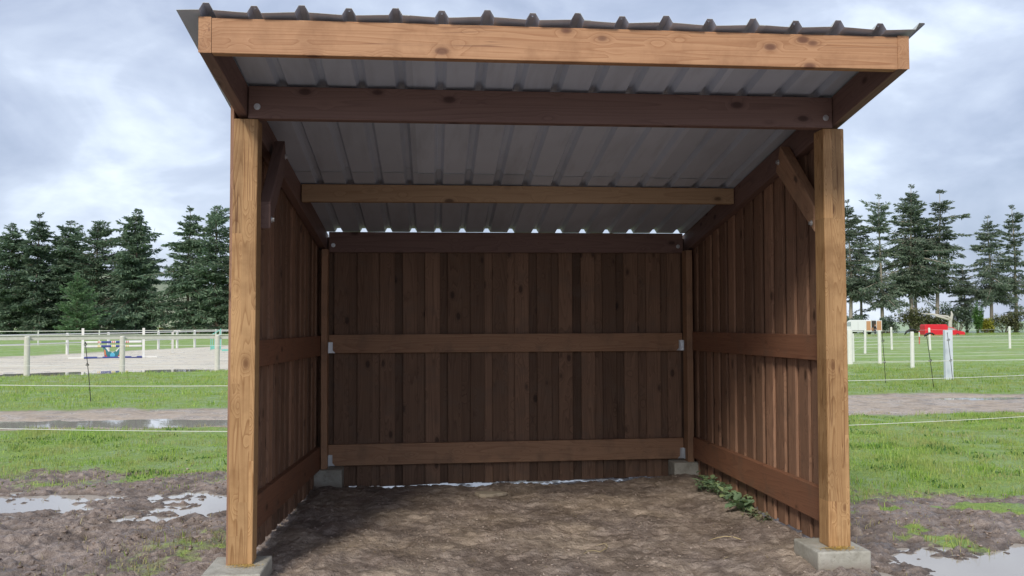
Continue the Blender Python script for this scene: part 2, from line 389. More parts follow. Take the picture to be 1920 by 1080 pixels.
def height(x, y):
    x = np.asarray(x, float); y = np.asarray(y, float)
    mud, track, sand, grass, worn = cover(x, y)
    z = np.full(x.shape, -.135)
    inside = sstep(-.15, .25, x) * (1-sstep(3.5, 3.9, x)) * sstep(-.9, .4, y) * (1-sstep(3.1, 3.36, y))
    bil = lambda sc, sd: np.abs(perlin(x/sc, y/(sc*.85), sd))-.25
    lump = .034*perlin(x/.42, y/.42, 3) - .06*bil(.19, 5) + .042*bil(.095, 7)*(.6+perlin(x/.5, y/.5, 8)) + .014*perlin(x/.055, y/.05, 9) + .006*perlin(x/.03, y/.028, 10)
    hoof = np.clip(perlin(x/.23, y/.2, 15)-.25, 0, 1)
    dent = sstep(.12, .5, perlin(x/.26, y/.22, 16)) + .8*sstep(.2, .55, perlin(x/.15, y/.14, 18))
    z = z + mud*(lump*(1-.55*inside) - .05*hoof*(1-.6*inside) - .013*dent*inside)
    z = z + inside*(.022 + .02*np.exp(-np.abs(x-.25)/.22) + .075*np.exp(-np.abs(x-3.68)/.22) + .02*sstep(2.2, 3.3, x)*sstep(1.5, 3, y))
    z = z - .055*sstep(3.15, 3.4, y)*(1-sstep(4.0, 4.4, y))*sstep(0, .3, x)*(1-sstep(3.4, 3.7, x))
    z = z + track*(.02*perlin(x/1.8, y/.25, 17) + .018*perlin(x/.35, y/.12, 19)) - track*.02
    z = z + grass*(.03*perlin(x/1.3, y/1.3, 23) + .015*perlin(x/.3, y/.3, 25))*sstep(0, 1, 1.2-np.hypot(x-1, y+5)/200)
    z = z + sand*(.012*perlin(x/1.2, y/.5, 27) + .01*perlin(x/.4, y/.3, 29)) - .02*sand
    near = (y - 25.0 - (x+5.6)*.40)*.93
    z = z + .05*np.exp(-((near+1.0)/1.1)**2)*(1-sand)*(x < 12)
    for (cx, cy, ra, rb, rot, dep, lev) in PUD:
        c, s = math.cos(rot), math.sin(rot); u = ((x-cx)*c + (y-cy)*s)/ra; v = (-(x-cx)*s + (y-cy)*c)/rb
        r2 = u*u+v*v
        f = sstep(1.25, .35, np.sqrt(r2) + .28*perlin(x/(.35*ra+.12), y/(.35*rb+.1), 41))
        z = z - dep*f*1.0 - .25*dep*f*perlin(x/.2, y/.12, 43)
    z = z - .83*sstep(60, 140, y)*sstep(20, 60, x)
    return z
def H1(x, y): return float(height(np.array([x]), np.array([y]))[0])

def axis_vals(a, b, step, lo, hi, g):
    mid = list(np.arange(a, b+1e-6, step)); v = b; st = step; upv = []
    while v < hi: st *= g; v += st; upv.append(v)
    v = a; st = step; dn = []
    while v > lo: st *= g; v -= st; dn.append(v)
    return np.array(dn[::-1] + mid + upv)
xs = axis_vals(-3.6, 6.6, .018, -2500, 2500, 1.075)
ys = axis_vals(-.8, 5.2, .017, -40, 2500, 1.03)
GX, GY = np.meshgrid(xs, ys); GZ = height(GX, GY)
mud, track, sand, grass, worn = cover(GX, GY)
nx, ny = len(xs), len(ys)
V = np.stack([GX, GY, GZ], -1).reshape(-1, 3)
insd = sstep(-.1, .3, GX)*(1-sstep(3.5, 3.8, GX))*sstep(-1.2, -.3, GY)*(1-sstep(3.2, 3.5, GY))
colr = np.stack([grass, sand, np.clip(track + insd*(.2+.42*fbm(GX, GY, .6, 22)), 0, 1), worn], -1).reshape(-1, 4)
swd = sstep(16, 30, GY + 2*fbm(GX, GY, 4, 77)).reshape(-1)
idx = np.arange(nx*ny).reshape(ny, nx)
Q = np.stack([idx[:-1, :-1], idx[:-1, 1:], idx[1:, 1:], idx[1:, :-1]], -1).reshape(-1, 4)
zone = np.argmax(np.stack([mud, track, sand, grass], -1).reshape(-1, 4), -1)[Q[:, 0]]

def ground_mat():
    t = NT('ground'); P = t.new('NewGeometry').outputs['Position']
    at = t.new('Attribute', attribute_name='cov'); sp = t.new('SeparateColor'); t.l.new(at.outputs['Color'], sp.inputs[0])
    g, sa, tr = sp.outputs; wo = at.outputs['Alpha']
    nA = t.noise(P, 2.2, 5, .6); nB = t.noise(P, 14, 5, .65); nC = t.noise(P, 60, 4, .6); nD = t.noise(P, .35, 4, .55)
    mudc = t.ramp(nB, [(.25, (.135, .105, .09)), (.48, (.265, .212, .183)), (.7, (.43, .36, .315))])
    mudc = t.mix(t.ramp(nA, [(.4, (0, 0, 0)), (.7, (.6, .6, .6))]), mudc, (.29, .226, .187))
    pz = t.new('SeparateXYZ'); t.l.new(P, pz.inputs[0])
    wetz = t.ramp(t.math('MULTIPLY', t.math('ADD', t.math('ADD', pz.outputs[2], .178), t.math('MULTIPLY', t.math('SUBTRACT', nB, .5), .03)), 22.0), [(.0, (1, 1, 1)), (.9, (0, 0, 0))])
    spk = t.noise(P, 130, 3, .7)
    mudc = t.mix(t.ramp(spk, [(.36, (.6, .6, .6)), (.44, (0, 0, 0))]), mudc, (.06, .045, .033)); mudc = t.mix(t.ramp(spk, [(.61, (0, 0, 0)), (.7, (.5, .5, .5))]), mudc, (.42, .36, .30))
    damp = t.noise(P, 3.4, 5, .62)
    mudc = t.mix(t.ramp(damp, [(.46, (0, 0, 0)), (.6, (.62, .62, .62))]), mudc, (.105, .08, .064))
    mudc = t.mix(wetz, mudc, (.085, .064, .05))
    trc = t.ramp(nB, [(.25, (.34, .265, .195)), (.75, (.62, .505, .385))])
    sac = t.ramp(t.noise(t.vmul(P, (.25, 1.6, 1)), 1.0, 5, .6), [(.3, (.54, .47, .36)), (.5, (.74, .665, .52)), (.75, (.80, .73, .585))])
    grc = t.ramp(t.noise(P, 5, 6, .7), [(.25, (.13, .22, .035)), (.5, (.225, .36, .06)), (.75, (.35, .47, .11))])
    grc = t.mix(t.ramp(nD, [(.42, (0, 0, 0)), (.62, (.75, .75, .75))]), grc, (.34, .43, .14))
    fa = t.new('Attribute', attribute_name='sward').outputs['Fac']
    near_g = t.ramp(t.math('ADD', t.math('MULTIPLY', nC, .5), t.math('MULTIPLY', nB, .5)), [(.32, (.11, .16, .04)), (.5, (.22, .33, .062)), (.68, (.34, .43, .11))])
    grc = t.mix(fa, near_g, grc)
    grc = t.mix(t.math('MULTIPLY', wo, .7), grc, (.30, .29, .14))
    trc = t.mix(t.ramp(damp, [(.5, (0, 0, 0)), (.64, (.5, .5, .5))]), trc, (.17, .13, .10))
    base = t.mix(tr, mudc, trc)
    gfac = t.ramp(t.math('ADD', g, t.math('MULTIPLY', t.math('SUBTRACT', nB, .5), 1.0)), [(.3, (0, 0, 0)), (.62, (1, 1, 1))])
    base = t.mix(gfac, base, grc)
    base = t.mix(sa, base, sac)
    clodv = t.new('TexVoronoi', feature='F1'); clodv.inputs['Scale'].default_value = 26; t.l.new(t.vadd(P, t.vmul(t.new('TexNoise').outputs['Color'], (.05, .05, .05))), clodv.inputs['Vector'])
    t.bump(t.math('SUBTRACT', t.math('ADD', nC, t.math('MULTIPLY', nB, 1.3)), t.math('MULTIPLY', clodv.outputs['Distance'], .4)), .75, .02)
    wet = t.ramp(nA, [(.45, (.75, .75, .75)), (.6, (.36, .36, .36))])
    wet = t.math('SUBTRACT', wet, t.math('MULTIPLY', wetz, .25))
    return t.set(base, wet, spec=.4)
M_ground = ground_mat()
for k, nm in enumerate(('muddy_ground', 'muddy_track', 'sand_arena', 'grass_field')):
    q = Q[zone == k]; used, inv = np.unique(q, return_inverse=True)
    o = np_mesh(nm, V[used], inv.reshape(-1, 4), M_ground, smooth=True, attrs={'cov': ('FLOAT_COLOR', colr[used]), 'sward': ('FLOAT', swd[used])})
    tag(o, kind='structure')

tw = NT('puddle_water'); Pw = tw.new('NewGeometry').outputs['Position']
tw.bump(tw.noise(Pw, 6, 2, .5), .03, .01)
M_water = tw.set((.46, .42, .365), .025); tw.b.inputs['IOR'].default_value = 1.5
for (cx, cy, ra, rb, rot, dep, lev) in PUD:
    vs = [(0, 0, 0)]; n = 48
    for k in range(n):
        a = 2*math.pi*k/n; vs.append((math.cos(a)*ra*1.25, math.sin(a)*rb*1.25, 0))
    o = link_mesh('puddle', vs, [(0, k+1, (k+1) % n+1) for k in range(n)], M_water); o.location = (cx, cy, lev); o.rotation_euler = (0, 0, rot)
    tag(o, kind='structure')

# ------------------------------------------------------------------ field shelter (drawn in units of 1.2 m)
S = 1.2
D, HP, O, HF, SL = 2.7592, 2.1656, .6698, .15, .1595
rz_ = lambda y: HP - SL*y               # rafter underside
rt_ = lambda y: HP + HF - SL*y          # rafter top = roof sheet bottom
shelter = empty('field_shelter')
tag(shelter, 'open fronted brown timber field shelter with corrugated roof on the mud', 'field shelter')
def prism(name, A, B, mat, parent=shelter, bevel=.004, upv=(0, 0, 1)):
    """bar between the end quads A and B (4 points each, same winding), local X along its length"""
    A = [Vector(p)*S for p in A]; B = [Vector(p)*S for p in B]
    a = sum(A, Vector())/4; b = sum(B, Vector())/4; X = (b-a).normalized(); Z = Vector(upv); Z = (Z - X*Z.dot(X)).normalized(); Y = Z.cross(X)
    m = Matrix((X, Y, Z)).transposed().to_4x4(); m.translation = a; mi = m.inverted()
    # subdivide along the length and bow very slightly so no edge is perfectly straight
    n = max(2, int((b-a).length/.35)); vs = []; ph = random.random()*6; amp = .0022
    for i in range(n+1):
        t = i/n; w = amp*math.sin(ph+t*3.6)
        for p, q in zip(A, B): vs.append(mi @ (p.lerp(q, t)) + Vector((0, w, w*.7*math.cos(ph))))
    fs = [(3, 2, 1, 0), tuple(n*4+k for k in range(4))]
    for i in range(n):
        for k in range(4): fs.append((i*4+k, i*4+(k+1) % 4, (i+1)*4+(k+1) % 4, (i+1)*4+k))
    o = link_mesh(name, vs, fs, mat, parent, mw=m)
    bm = bmesh.new(); bm.from_mesh(o.data); bmesh.ops.recalc_face_normals(bm, faces=bm.faces); bm.to_mesh(o.data); bm.free()
    if bevel:
        md = o.modifiers.new('bevel', 'BEVEL'); md.width = bevel; md.segments = 2; md.limit_method = 'ANGLE'; md.angle_limit = R(40)
    return o
def xquad(x, y0, y1, z0, z1): return [(x, y0, z0), (x, y1, z0), (x, y1, z1), (x, y0, z1)]
def yquad(y, x0, x1, z0, z1): return [(x0, y, z0), (x1, y, z0), (x1, y, z1), (x0, y, z1)]
def zquad(z, x0, x1, y0, y1): return [(x0, y0, z), (x1, y0, z), (x1, y1, z), (x0, y1, z)]

def footing(x0, x1, y0, y1, top, bot=-.34):
    m = MB(); m.box(((x0+x1)/2*S, (y0+y1)/2*S, (top+bot)/2*S), ((x1-x0)*S, (y1-y0)*S, (top-bot)*S))
    o = m.build('footing', M_conc, shelter, bevel=.012, seg=3); return o
footing(-.085, .186, -.175, .18, 0.0); footing(2.888, 3.165, -.088, .225, 0.0)
footing(.085, .332, 2.60, 2.80, .042); footing(2.91, 3.18, 2.61, 2.80, .045)
P = .1176
post_l = prism('post', zquad(.0, 0, P, 0, P), zquad(2.146, .02, .02+P, 0, P), M_post, upv=(0, 1, 0), bevel=.007)
post_r = prism('post', zquad(.0, 3.1-P, 3.1, 0, P), zquad(2.146, 3.108-P, 3.103, 0, P), M_post, upv=(0, 1, 0), bevel=.007)
for x0, x1 in ((.168, .2155), (3.0285, 3.078)):
    prism('post', zquad(.043, x0, x1, 2.64, 2.757), zquad(rz_(2.757)-.004, x0+.004, x1+.004, 2.64, 2.757), M_rail, upv=(0, 1, 0))
xl = lambda y: .006 + .040*(y+.67)
xr = lambda y: 3.095 + .008*y
def rafter(xf, sgn):
    y0, y1 = -O, 2.90; w = .0505
    q = lambda y: [(xf(y), y, rz_(y)), (xf(y)+sgn*w, y, rz_(y)), (xf(y)+sgn*w, y, rt_(y)), (xf(y), y, rt_(y))]
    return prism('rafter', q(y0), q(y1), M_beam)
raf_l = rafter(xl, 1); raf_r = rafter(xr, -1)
# rafter end caps: same wood in a paler colour that paints in the light
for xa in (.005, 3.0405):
    prism('rafter_end_lit', yquad(-O-.004, xa, xa+.0495, rz_(-O), rt_(-O)), yquad(-O, xa, xa+.0495, rz_(-O), rt_(-O)), M_fascia, bevel=0)
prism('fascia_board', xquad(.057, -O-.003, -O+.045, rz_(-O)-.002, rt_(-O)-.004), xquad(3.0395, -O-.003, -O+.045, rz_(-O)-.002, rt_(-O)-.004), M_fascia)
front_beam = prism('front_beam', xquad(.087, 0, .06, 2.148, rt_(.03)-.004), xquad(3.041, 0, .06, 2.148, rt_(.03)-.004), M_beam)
prism('roof_purlin', xquad(.152, 1.555, 1.61, 1.944, rt_(1.58)-.004), xquad(3.053, 1.555, 1.61, 1.955, rt_(1.58)-.004), M_purlin)
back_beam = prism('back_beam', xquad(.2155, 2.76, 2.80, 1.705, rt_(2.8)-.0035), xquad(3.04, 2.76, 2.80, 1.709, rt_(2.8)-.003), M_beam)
rails = []
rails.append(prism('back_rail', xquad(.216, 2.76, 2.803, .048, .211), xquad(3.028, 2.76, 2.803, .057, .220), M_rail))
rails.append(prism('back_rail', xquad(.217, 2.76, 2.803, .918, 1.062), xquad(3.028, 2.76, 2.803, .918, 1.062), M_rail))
def siderail(xw, sg, zf0, zf1, zb0, zb1, y1):
    q = lambda y, a, b: [(xw(y, (a+b)/2), y, a), (xw(y, (a+b)/2)+sg*.043, y, a), (xw(y, (a+b)/2)+sg*.043, y, b), (xw(y, (a+b)/2), y, b)]
    return prism('side_rail', q(.06 if sg > 0 else .119, zf0, zf1), q(y1, zb0, zb1), M_siderail)
lw = lambda y, z=0: .002 + .043*y + .004*z
rw = lambda y, z=0: 3.098 + .0055*y + .003*z
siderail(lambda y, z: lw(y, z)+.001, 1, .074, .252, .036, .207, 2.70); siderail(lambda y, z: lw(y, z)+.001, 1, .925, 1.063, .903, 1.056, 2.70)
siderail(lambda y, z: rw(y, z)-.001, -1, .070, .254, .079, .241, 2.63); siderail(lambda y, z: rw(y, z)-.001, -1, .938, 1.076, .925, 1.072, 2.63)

def cladding(name, along, place, topf, botf, mat, u0, u1, pitch=.1776, wide=.115, jit=1.0):
    """board on board wall: inner wide boards, outer boards covering the gaps.  place(u, off, z) -> point"""
    m = MB(); u = u0; k = 0
    def board(a, b, o0, o1):
        t = random.uniform(-.0022, .0022)*jit; zj = random.uniform(-.006, .006)
        b0 = len(m.v); nz = 5; bow = random.uniform(-.003, .003)
        for i in range(nz+1):
            f = i/nz
            for (uu, oo) in ((a, o0), (b, o0), (b, o1), (a, o1)):
                z0 = botf(uu)+zj; z1 = topf(uu)
                m.v.append(Vector(place(uu + t*f + bow*math.sin(f*3.14), oo, z0+(z1-z0)*f))*S)
        m.f.append((b0+3, b0+2, b0+1, b0)); m.f.append(tuple(b0+nz*4+i for i in range(4)))
        for i in range(nz):
            for q in range(4): m.f.append((b0+i*4+q, b0+i*4+(q+1) % 4, b0+(i+1)*4+(q+1) % 4, b0+(i+1)*4+q))
    while u < u1 - .02:
        w = wide + random.uniform(-.004, .004); j = random.uniform(0, .002)
        board(u, min(u+w, u1), 0+j, .017+j)
        a = u+w-.022; b = min(u+pitch+.022, u1)
        if b > a + .03: board(a, b, .0205, .038)
        u += pitch; k += 1
    o = m.build(name, mat, shelter, bevel=.002, seg=1); return o
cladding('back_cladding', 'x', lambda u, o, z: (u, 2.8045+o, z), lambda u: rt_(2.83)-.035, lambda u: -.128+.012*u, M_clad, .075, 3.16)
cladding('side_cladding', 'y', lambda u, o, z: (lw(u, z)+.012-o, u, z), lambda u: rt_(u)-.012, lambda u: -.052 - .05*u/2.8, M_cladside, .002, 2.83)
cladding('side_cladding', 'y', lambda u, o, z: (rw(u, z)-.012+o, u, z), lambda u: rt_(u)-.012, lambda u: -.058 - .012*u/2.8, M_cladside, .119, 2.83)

# knee braces with bolts
def bolt(parent_obj, p, n, r=.013, l=.016):
    """hex head with washer, part of the piece it is driven into; p, n in shelter units / direction"""
    p = Vector(p)*S; n = Vector(n).normalized(); m = MB()
    m.tube([p, p+n*.003], r*1.5, 12); m.tube([p+n*.003, p+n*l], r, 6)
    o = m.build('bolt', M_zinc, None); o.parent = parent_obj; o.matrix_basis = parent_obj.matrix_basis.inverted(); return o
def brace(x0, x1, ya, za, yb, zb, w=.105):
    d = Vector((0, yb-ya, zb-za)).normalized(); h = w/2/max(.2, d.y)
    lo = [Vector((x0, ya, za-h)), Vector((x1, ya, za-h)), Vector((x1, ya, za+h)), Vector((x0, ya, za+h))]
    e = Vector((0, yb-ya, zb-za)); k = Vector((0, .035, .0))
    hi = [lo[0]+e+k, lo[1]+e+k, lo[2]+e-k, lo[3]+e-k]
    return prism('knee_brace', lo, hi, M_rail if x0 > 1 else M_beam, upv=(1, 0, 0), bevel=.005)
br = brace(2.985, 3.043, .119, 1.69, .60, 2.09); bl = brace(.122, .178, .119, 1.69, .64, 2.09)
bolt(br, (2.985, .15, 1.67), (-1, 0, 0)); bolt(br, (2.985, .59, 2.07), (-1, 0, 0))
bolt(bl, (.178, .15, 1.67), (1, 0, 0)); bolt(bl, (.178, .62, 2.07), (1, 0, 0))
bolt(front_beam, (.13, 0, 2.205), (0, -1, 0)); bolt(front_beam, (3.005, 0, 2.20), (0, -1, 0))
bolt(back_beam, (.25, 2.76, 1.76), (0, -1, 0)); bolt(back_beam, (3.0, 2.76, 1.76), (0, -1, 0))
# angle plates at the ends of the back rails
for z0, hh in ((.050, .085), (.920, .085)):
    for sx, xe in ((1, .217), (-1, 3.027)):
        zz = z0 + (.007 if sx < 0 and z0 < .5 else 0)
        m = MB(); t = .004
        m.slab([(0, 0), (.050, 0), (.030, .022), (.030, hh), (0, hh)], Vector((xe, 2.7575, zz))*S, Vector((sx*S, 0, 0)), Vector((0, 0, S)), (0, -1, 0), t)
        m.box((Vector((xe+sx*.001, 2.735, zz+hh/2))*S), (t*.6, .05*S, hh*S))
        m.build('angle_bracket', M_zinc, shelter)

# corrugated roof sheets
PITCH = .1935
def roof_sheet(xa, xb, y0, y1, lift, first, amp0):
    prof = []; k = 0
    pts = [xa]
    for r in range(-1, 19):
        c = .041 + PITCH*r
        for dx in (-.029, -.012, .012, .029):
            if xa < c+dx < xb: pts.append(c+dx)
        for f in (.3, .5, .7):
            if xa < c+.029+(PITCH-.058)*f < xb: pts.append(c+.029+(PITCH-.058)*f)
    pts.append(xb); pts.sort()
    def hgt(x):
        r = (x-.041)/PITCH; k = round(r); d = abs(x-.041-PITCH*k)
        rib = .029*min(1, max(0, (.029-d)/.017))
        return rib
    def wav(x, y):
        r = (x-.041)/PITCH
        return amp0*(.5+.5*math.cos(math.pi*(r-4)))*math.exp(-(y+.70)/.9) + .0015*math.sin(x*9+y*5)*.5+.0008
    ny = 10; vs = []; n = len(pts)
    for side in (0, 1):
        for j in range(ny+1):
            y = y0 + (y1-y0)*j/ny
            for x in pts:
                vs.append(Vector((x+.016*(y+.67), y, rt_(y) + lift + hgt(x) + wav(x, y) + side*.0012))*S)
    fs = []; off = n*(ny+1)
    for j in range(ny):
        for i in range(n-1):
            a = j*n+i; fs.append((a, a+n, a+n+1, a+1)); fs.append((off+a, off+a+1, off+a+n+1, off+a+n))
    for j in range(ny):
        for i in (0, n-1):
            a = j*n+i; fs.append((a, a+n, off+a+n, off+a))
    for i in range(n-1):
        for j in (0, ny):
            a = j*n+i; fs.append((a, a+1, off+a+1, off+a))
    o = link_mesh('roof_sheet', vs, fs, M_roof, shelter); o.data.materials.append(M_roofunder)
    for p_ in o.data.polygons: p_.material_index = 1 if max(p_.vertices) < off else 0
    bm = bmesh.new(); bm.from_mesh(o.data); bmesh.ops.recalc_face_normals(bm, faces=bm.faces); bm.to_mesh(o.data); bm.free()
    return o
edges = [-.078, .874, 1.646, 2.42, 3.152]
for i in range(4):
    a = edges[i] - (.05 if i else 0)
    roof_sheet(a, edges[i+1], -.705, 1.80, .0052+.0022*(i % 2), i, .007)
    roof_sheet(a, edges[i+1], 1.335+.02*i, 2.803, .0005+.0018*(i % 2), i, .0)
for r in range(1, 17, 2):      # roofing screws at every second rib of the front edge
    x = .041+PITCH*r; p = Vector((x, -O-.01, rt_(-O)+.033))*S
    if x < 3.1: MB().tube([p, p+Vector((0, 0, .012))], .007, 6).build('screw', M_zinc, shelter)

# ------------------------------------------------------------------ scatter helpers
def tri_soup(name, mat, C, L_, W_, yawv, elev, parent=None, bend=None):
    """narrow triangles: base centre C (n,3), length, width, heading, elevation"""
    n = len(C); d = np.stack([np.cos(yawv)*np.cos(elev), np.sin(yawv)*np.cos(elev), np.sin(elev)], -1)
    s = np.stack([-np.sin(yawv), np.cos(yawv), np.zeros(n)], -1)
    V = np.empty((n, 3, 3)); V[:, 0] = C - s*W_[:, None]/2; V[:, 1] = C + s*W_[:, None]/2; V[:, 2] = C + d*L_[:, None]
    return np_mesh(name, V.reshape(-1, 3), np.arange(n*3).reshape(-1, 3), mat, parent)
def grass_blades(name, mat, x0, x1, y0, y1, n, l0, l1, w, dens, seed, kind='stuff'):
    g = np.random.default_rng(seed); x = g.uniform(x0, x1, n); y = g.uniform(y0, y1, n)
    keep = g.random(n) < dens(x, y); x, y = x[keep], y[keep]; n = len(x); z = height(x, y) - .004
    clump = .62 + 1.0*np.clip(fbm(x, y, .5, 51, 3)+.1, -.34, 1) + .35*np.clip(fbm(x, y, 2.3, 53, 2), -.4, 1)
    l = g.uniform(l0, l1, n)*clump*.9; yw = g.uniform(0, 2*np.pi, n); lean = g.uniform(.1, .9, n)
    d0 = np.stack([np.cos(yw)*np.sin(lean*.5), np.sin(yw)*np.sin(lean*.5), np.cos(lean*.5)], -1)
    d1 = np.stack([np.cos(yw)*np.sin(lean*1.7), np.sin(yw)*np.sin(lean*1.7), np.cos(lean*1.7)], -1)
    a2 = yw + np.pi/2 + g.uniform(-.6, .6, n); s = np.stack([np.cos(a2), np.sin(a2), 0*a2], -1)*(w*g.uniform(.7, 1.3, n))[:, None]/2
    C = np.stack([x, y, z], -1); mid = C + d0*(l*.55)[:, None]; tip = mid + d1*(l*.5)[:, None]
    V = np.stack([C-s, C+s, mid+s*.75, mid-s*.75, tip], 1).reshape(-1, 3); b = np.arange(n)[:, None]*5
    F3 = np.concatenate([b+np.array([[0, 1, 2]]), b+np.array([[0, 2, 3]]), b+np.array([[3, 2, 4]])], 1).reshape(-1, 3)
    o = np_mesh(name, V, F3, mat); tag(o, kind=kind); return o
def dgrass(x, y):
    mud, track, sand, g, worn = cover(x, y); n = fbm(x, y, .45, 61, 2)
    m2 = np.clip(.8 + 1.1*fbm(x, y, 1.4, 63, 3), .3, 1)
    dull = np.where((x > -1.7) & (x < .3) & (y < 2.4), .12, 1)*np.where((x > 3.7) & (y < 2.6), .45, 1)
    return np.clip(g*(.75+.6*n) - track - sand*2, 0, 1)*(1-.5*worn)*m2*dull
def ddry(x, y):
    mud, track, sand, g, worn = cover(x, y); n = fbm(x, y, .5, 71, 2)
    return np.clip((1-np.abs(g-.55)*1.6)*(.5+n), 0, 1)*.8 + .35*worn*g + .45*g*np.clip(-fbm(x, y, 1.4, 63, 3), 0, 1) + 1.3*((x > -1.7) & (x < .1) & (y < 2.2))*g
vis_l = lambda x, y: (x < 0.2 - .0*y) & (x > -6.2-.42*(y-4))
vis_r = lambda x, y: (x > 3.6) & (x < 7.6+.75*(y-2))
o1 = grass_blades('grass', M_grass, -9.5, .2, .0, 9.2, 150000, .03, .085, .006, lambda x, y: dgrass(x, y)*vis_l(x, y), 5)
o2 = grass_blades('grass', M_grass, 3.75, 13, .0, 9.6, 190000, .03, .10, .0065, lambda x, y: dgrass(x, y)*vis_r(x, y), 6)
o3 = grass_blades('grass', M_grass, -18, 0, 11.3, 26.5, 130000, .04, .11, .011, lambda x, y: dgrass(x, y)*(x > -8-.62*(y-4)), 7)
o4 = grass_blades('grass', M_grass, 8, 30, 12.5, 30, 170000, .04, .11, .012, lambda x, y: dgrass(x, y)*(x > 4+.38*y)*(x < 9+.8*y)*(1-sstep(17, 30, y)), 8)
o5 = grass_blades('grass', M_grassdry, -9.5, .2, .0, 9.2, 70000, .025, .07, .005, lambda x, y: ddry(x, y)*vis_l(x, y), 9)
o6 = grass_blades('grass', M_grassdry, 3.75, 13, -.4, 9.6, 90000, .025, .08, .005, lambda x, y: ddry(x, y)*vis_r(x, y), 10)
o7 = grass_blades('clover', M_ivy, -9.5, 0, 2.5, 9.2, 40000, .02, .05, .022, lambda x, y: dgrass(x, y)*vis_l(x, y)*np.clip(fbm(x, y, .7, 67, 2)*2-.2, 0, 1), 11)
o8 = grass_blades('clover', M_ivy, 3.75, 13, 2.0, 9.6, 60000, .02, .06, .024, lambda x, y: dgrass(x, y)*vis_r(x, y)*np.clip(fbm(x, y, .7, 68, 2)*2-.2, 0, 1), 12)
# straw, chips and clods on the floor of the shelter
g = np.random.default_rng(20)
def floor_pts(n, sc):
    x = g.uniform(.1, 3.65, n); y = -.8 + 4.0*g.beta(1.0, 1.5, n); k = g.random(n) < np.clip(.25+.6*fbm(x, y, sc, 81, 2)+.35*(x > 2.2), .05, 1)
    return x[k], y[k]
x, y = floor_pts(520, .8); n = len(x); z = height(x, y)+.004
o = tri_soup('straw', M_straw, np.stack([x, y, z], -1), g.uniform(.015, .075, n), g.uniform(.003, .007, n), g.uniform(0, 6.28, n), g.uniform(-.05, .25, n)); tag(o, kind='stuff')
x, y = floor_pts(3800, .5); n = len(x); z = height(x, y)+.001
o = tri_soup('wood_chips', M_chip, np.stack([x, y, z], -1), g.uniform(.006, .026, n), g.uniform(.005, .014, n), g.uniform(0, 6.28, n), g.uniform(-.1, .5, n)); tag(o, kind='stuff')
def clods(name, n, fx_, r0, r1, mat, seed):
    gg = np.random.default_rng(seed); x, y = fx_(gg, n); n = len(x); z = height(x, y); r = r0 + (r1-r0)*gg.random(n)**3
    base = np.array([(1, 0, 0), (0, 1, 0), (-1, 0, 0), (0, -1, 0), (.7, .7, .55), (-.7, .7, .6), (-.7, -.7, .5), (.7, -.7, .6), (0, 0, 1), (0, 0, -.6)])
    fb = np.array([(0, 1, 4), (1, 2, 5), (2, 3, 6), (3, 0, 7), (0, 4, 7), (1, 5, 4), (2, 6, 5), (3, 7, 6), (4, 5, 8), (5, 6, 8), (6, 7, 8), (7, 4, 8), (1, 0, 9), (2, 1, 9), (3, 2, 9), (0, 3, 9)])
    a = gg.uniform(0, 6.28, n); c, s = np.cos(a), np.sin(a); J = 1 + gg.uniform(-.35, .35, (n, 10, 3)); B = base[None]*J*np.array([1, .75, .55])
    Vx = (B[:, :, 0]*c[:, None]-B[:, :, 1]*s[:, None])*r[:, None]+x[:, None]; Vy = (B[:, :, 0]*s[:, None]+B[:, :, 1]*c[:, None])*r[:, None]+y[:, None]; Vz = B[:, :, 2]*r[:, None]+z[:, None]
    V = np.stack([Vx, Vy, Vz], -1).reshape(-1, 3); Fx = (np.arange(n)[:, None, None]*10+fb[None]).reshape(-1, 3)
    o = np_mesh(name, V, Fx, mat, smooth=False); tag(o, kind='stuff'); return o
def cl_mat():
    t = NT('clod_soil'); r = t.new('NewGeometry').outputs['Random Per Island']; Pn = t.new('NewGeometry').outputs['Position']
    t.bump(t.noise(Pn, 90, 4, .6), .5, .006)
    return t.set(t.ramp(r, [(0, (.15, .112, .092)), (.6, (.285, .22, .182)), (1, (.43, .35, .295))]), .85)
M_clod = cl_mat()
def f_in(gg, n):
    x = gg.uniform(.05, 3.7, n); y = -.8 + 4.0*gg.beta(1.1, 1.4, n); k = gg.random(n) < np.clip(.45+1.2*fbm(x, y, .35, 91, 3), .03, 1); return x[k], y[k]
def f_outl(gg, n):
    x = gg.uniform(-4.5, .0, n); y = gg.uniform(-.8, 5, n); m = cover(x, y)[0]; k = gg.random(n) < m*np.clip(.5+.9*fbm(x, y, .5, 92, 2), 0, 1); return x[k], y[k]
def f_outr(gg, n):
    x = gg.uniform(3.8, 7.4, n); y = gg.uniform(-.8, 4.5, n); m = cover(x, y)[0]; k = gg.random(n) < m*np.clip(.5+.9*fbm(x, y, .5, 93, 2), 0, 1); return x[k], y[k]
clods('soil_clods', 9000, f_in, .003, .013, M_clod, 31); clods('soil_clods', 12000, f_outl, .004, .02, M_clod, 32); clods('soil_clods', 9000, f_outr, .004, .02, M_clod, 33)
# spilt yellow feed on the two front footings (lies round the feet of the posts)
x = np.concatenate([g.normal(3.02*S, .05, 700), g.normal(.09*S, .045, 350)]); y = np.concatenate([-.012-np.abs(g.normal(0, .035, 700)), -.012-np.abs(g.normal(0, .03, 350))])
k = (y > -.1) & (((x > 2.9*S) & (x < 3.16*S)) | ((x > -.08*S) & (x < .18*S))); x, y = x[k], y[k]; n = len(x)
o = tri_soup('spilt_feed', M_feed, np.stack([x, y, .003+.006*g.random(n)], -1), g.uniform(.005, .014, n), g.uniform(.003, .007, n), g.uniform(0, 6.28, n), g.uniform(-.1, .4, n)); tag(o, kind='stuff')
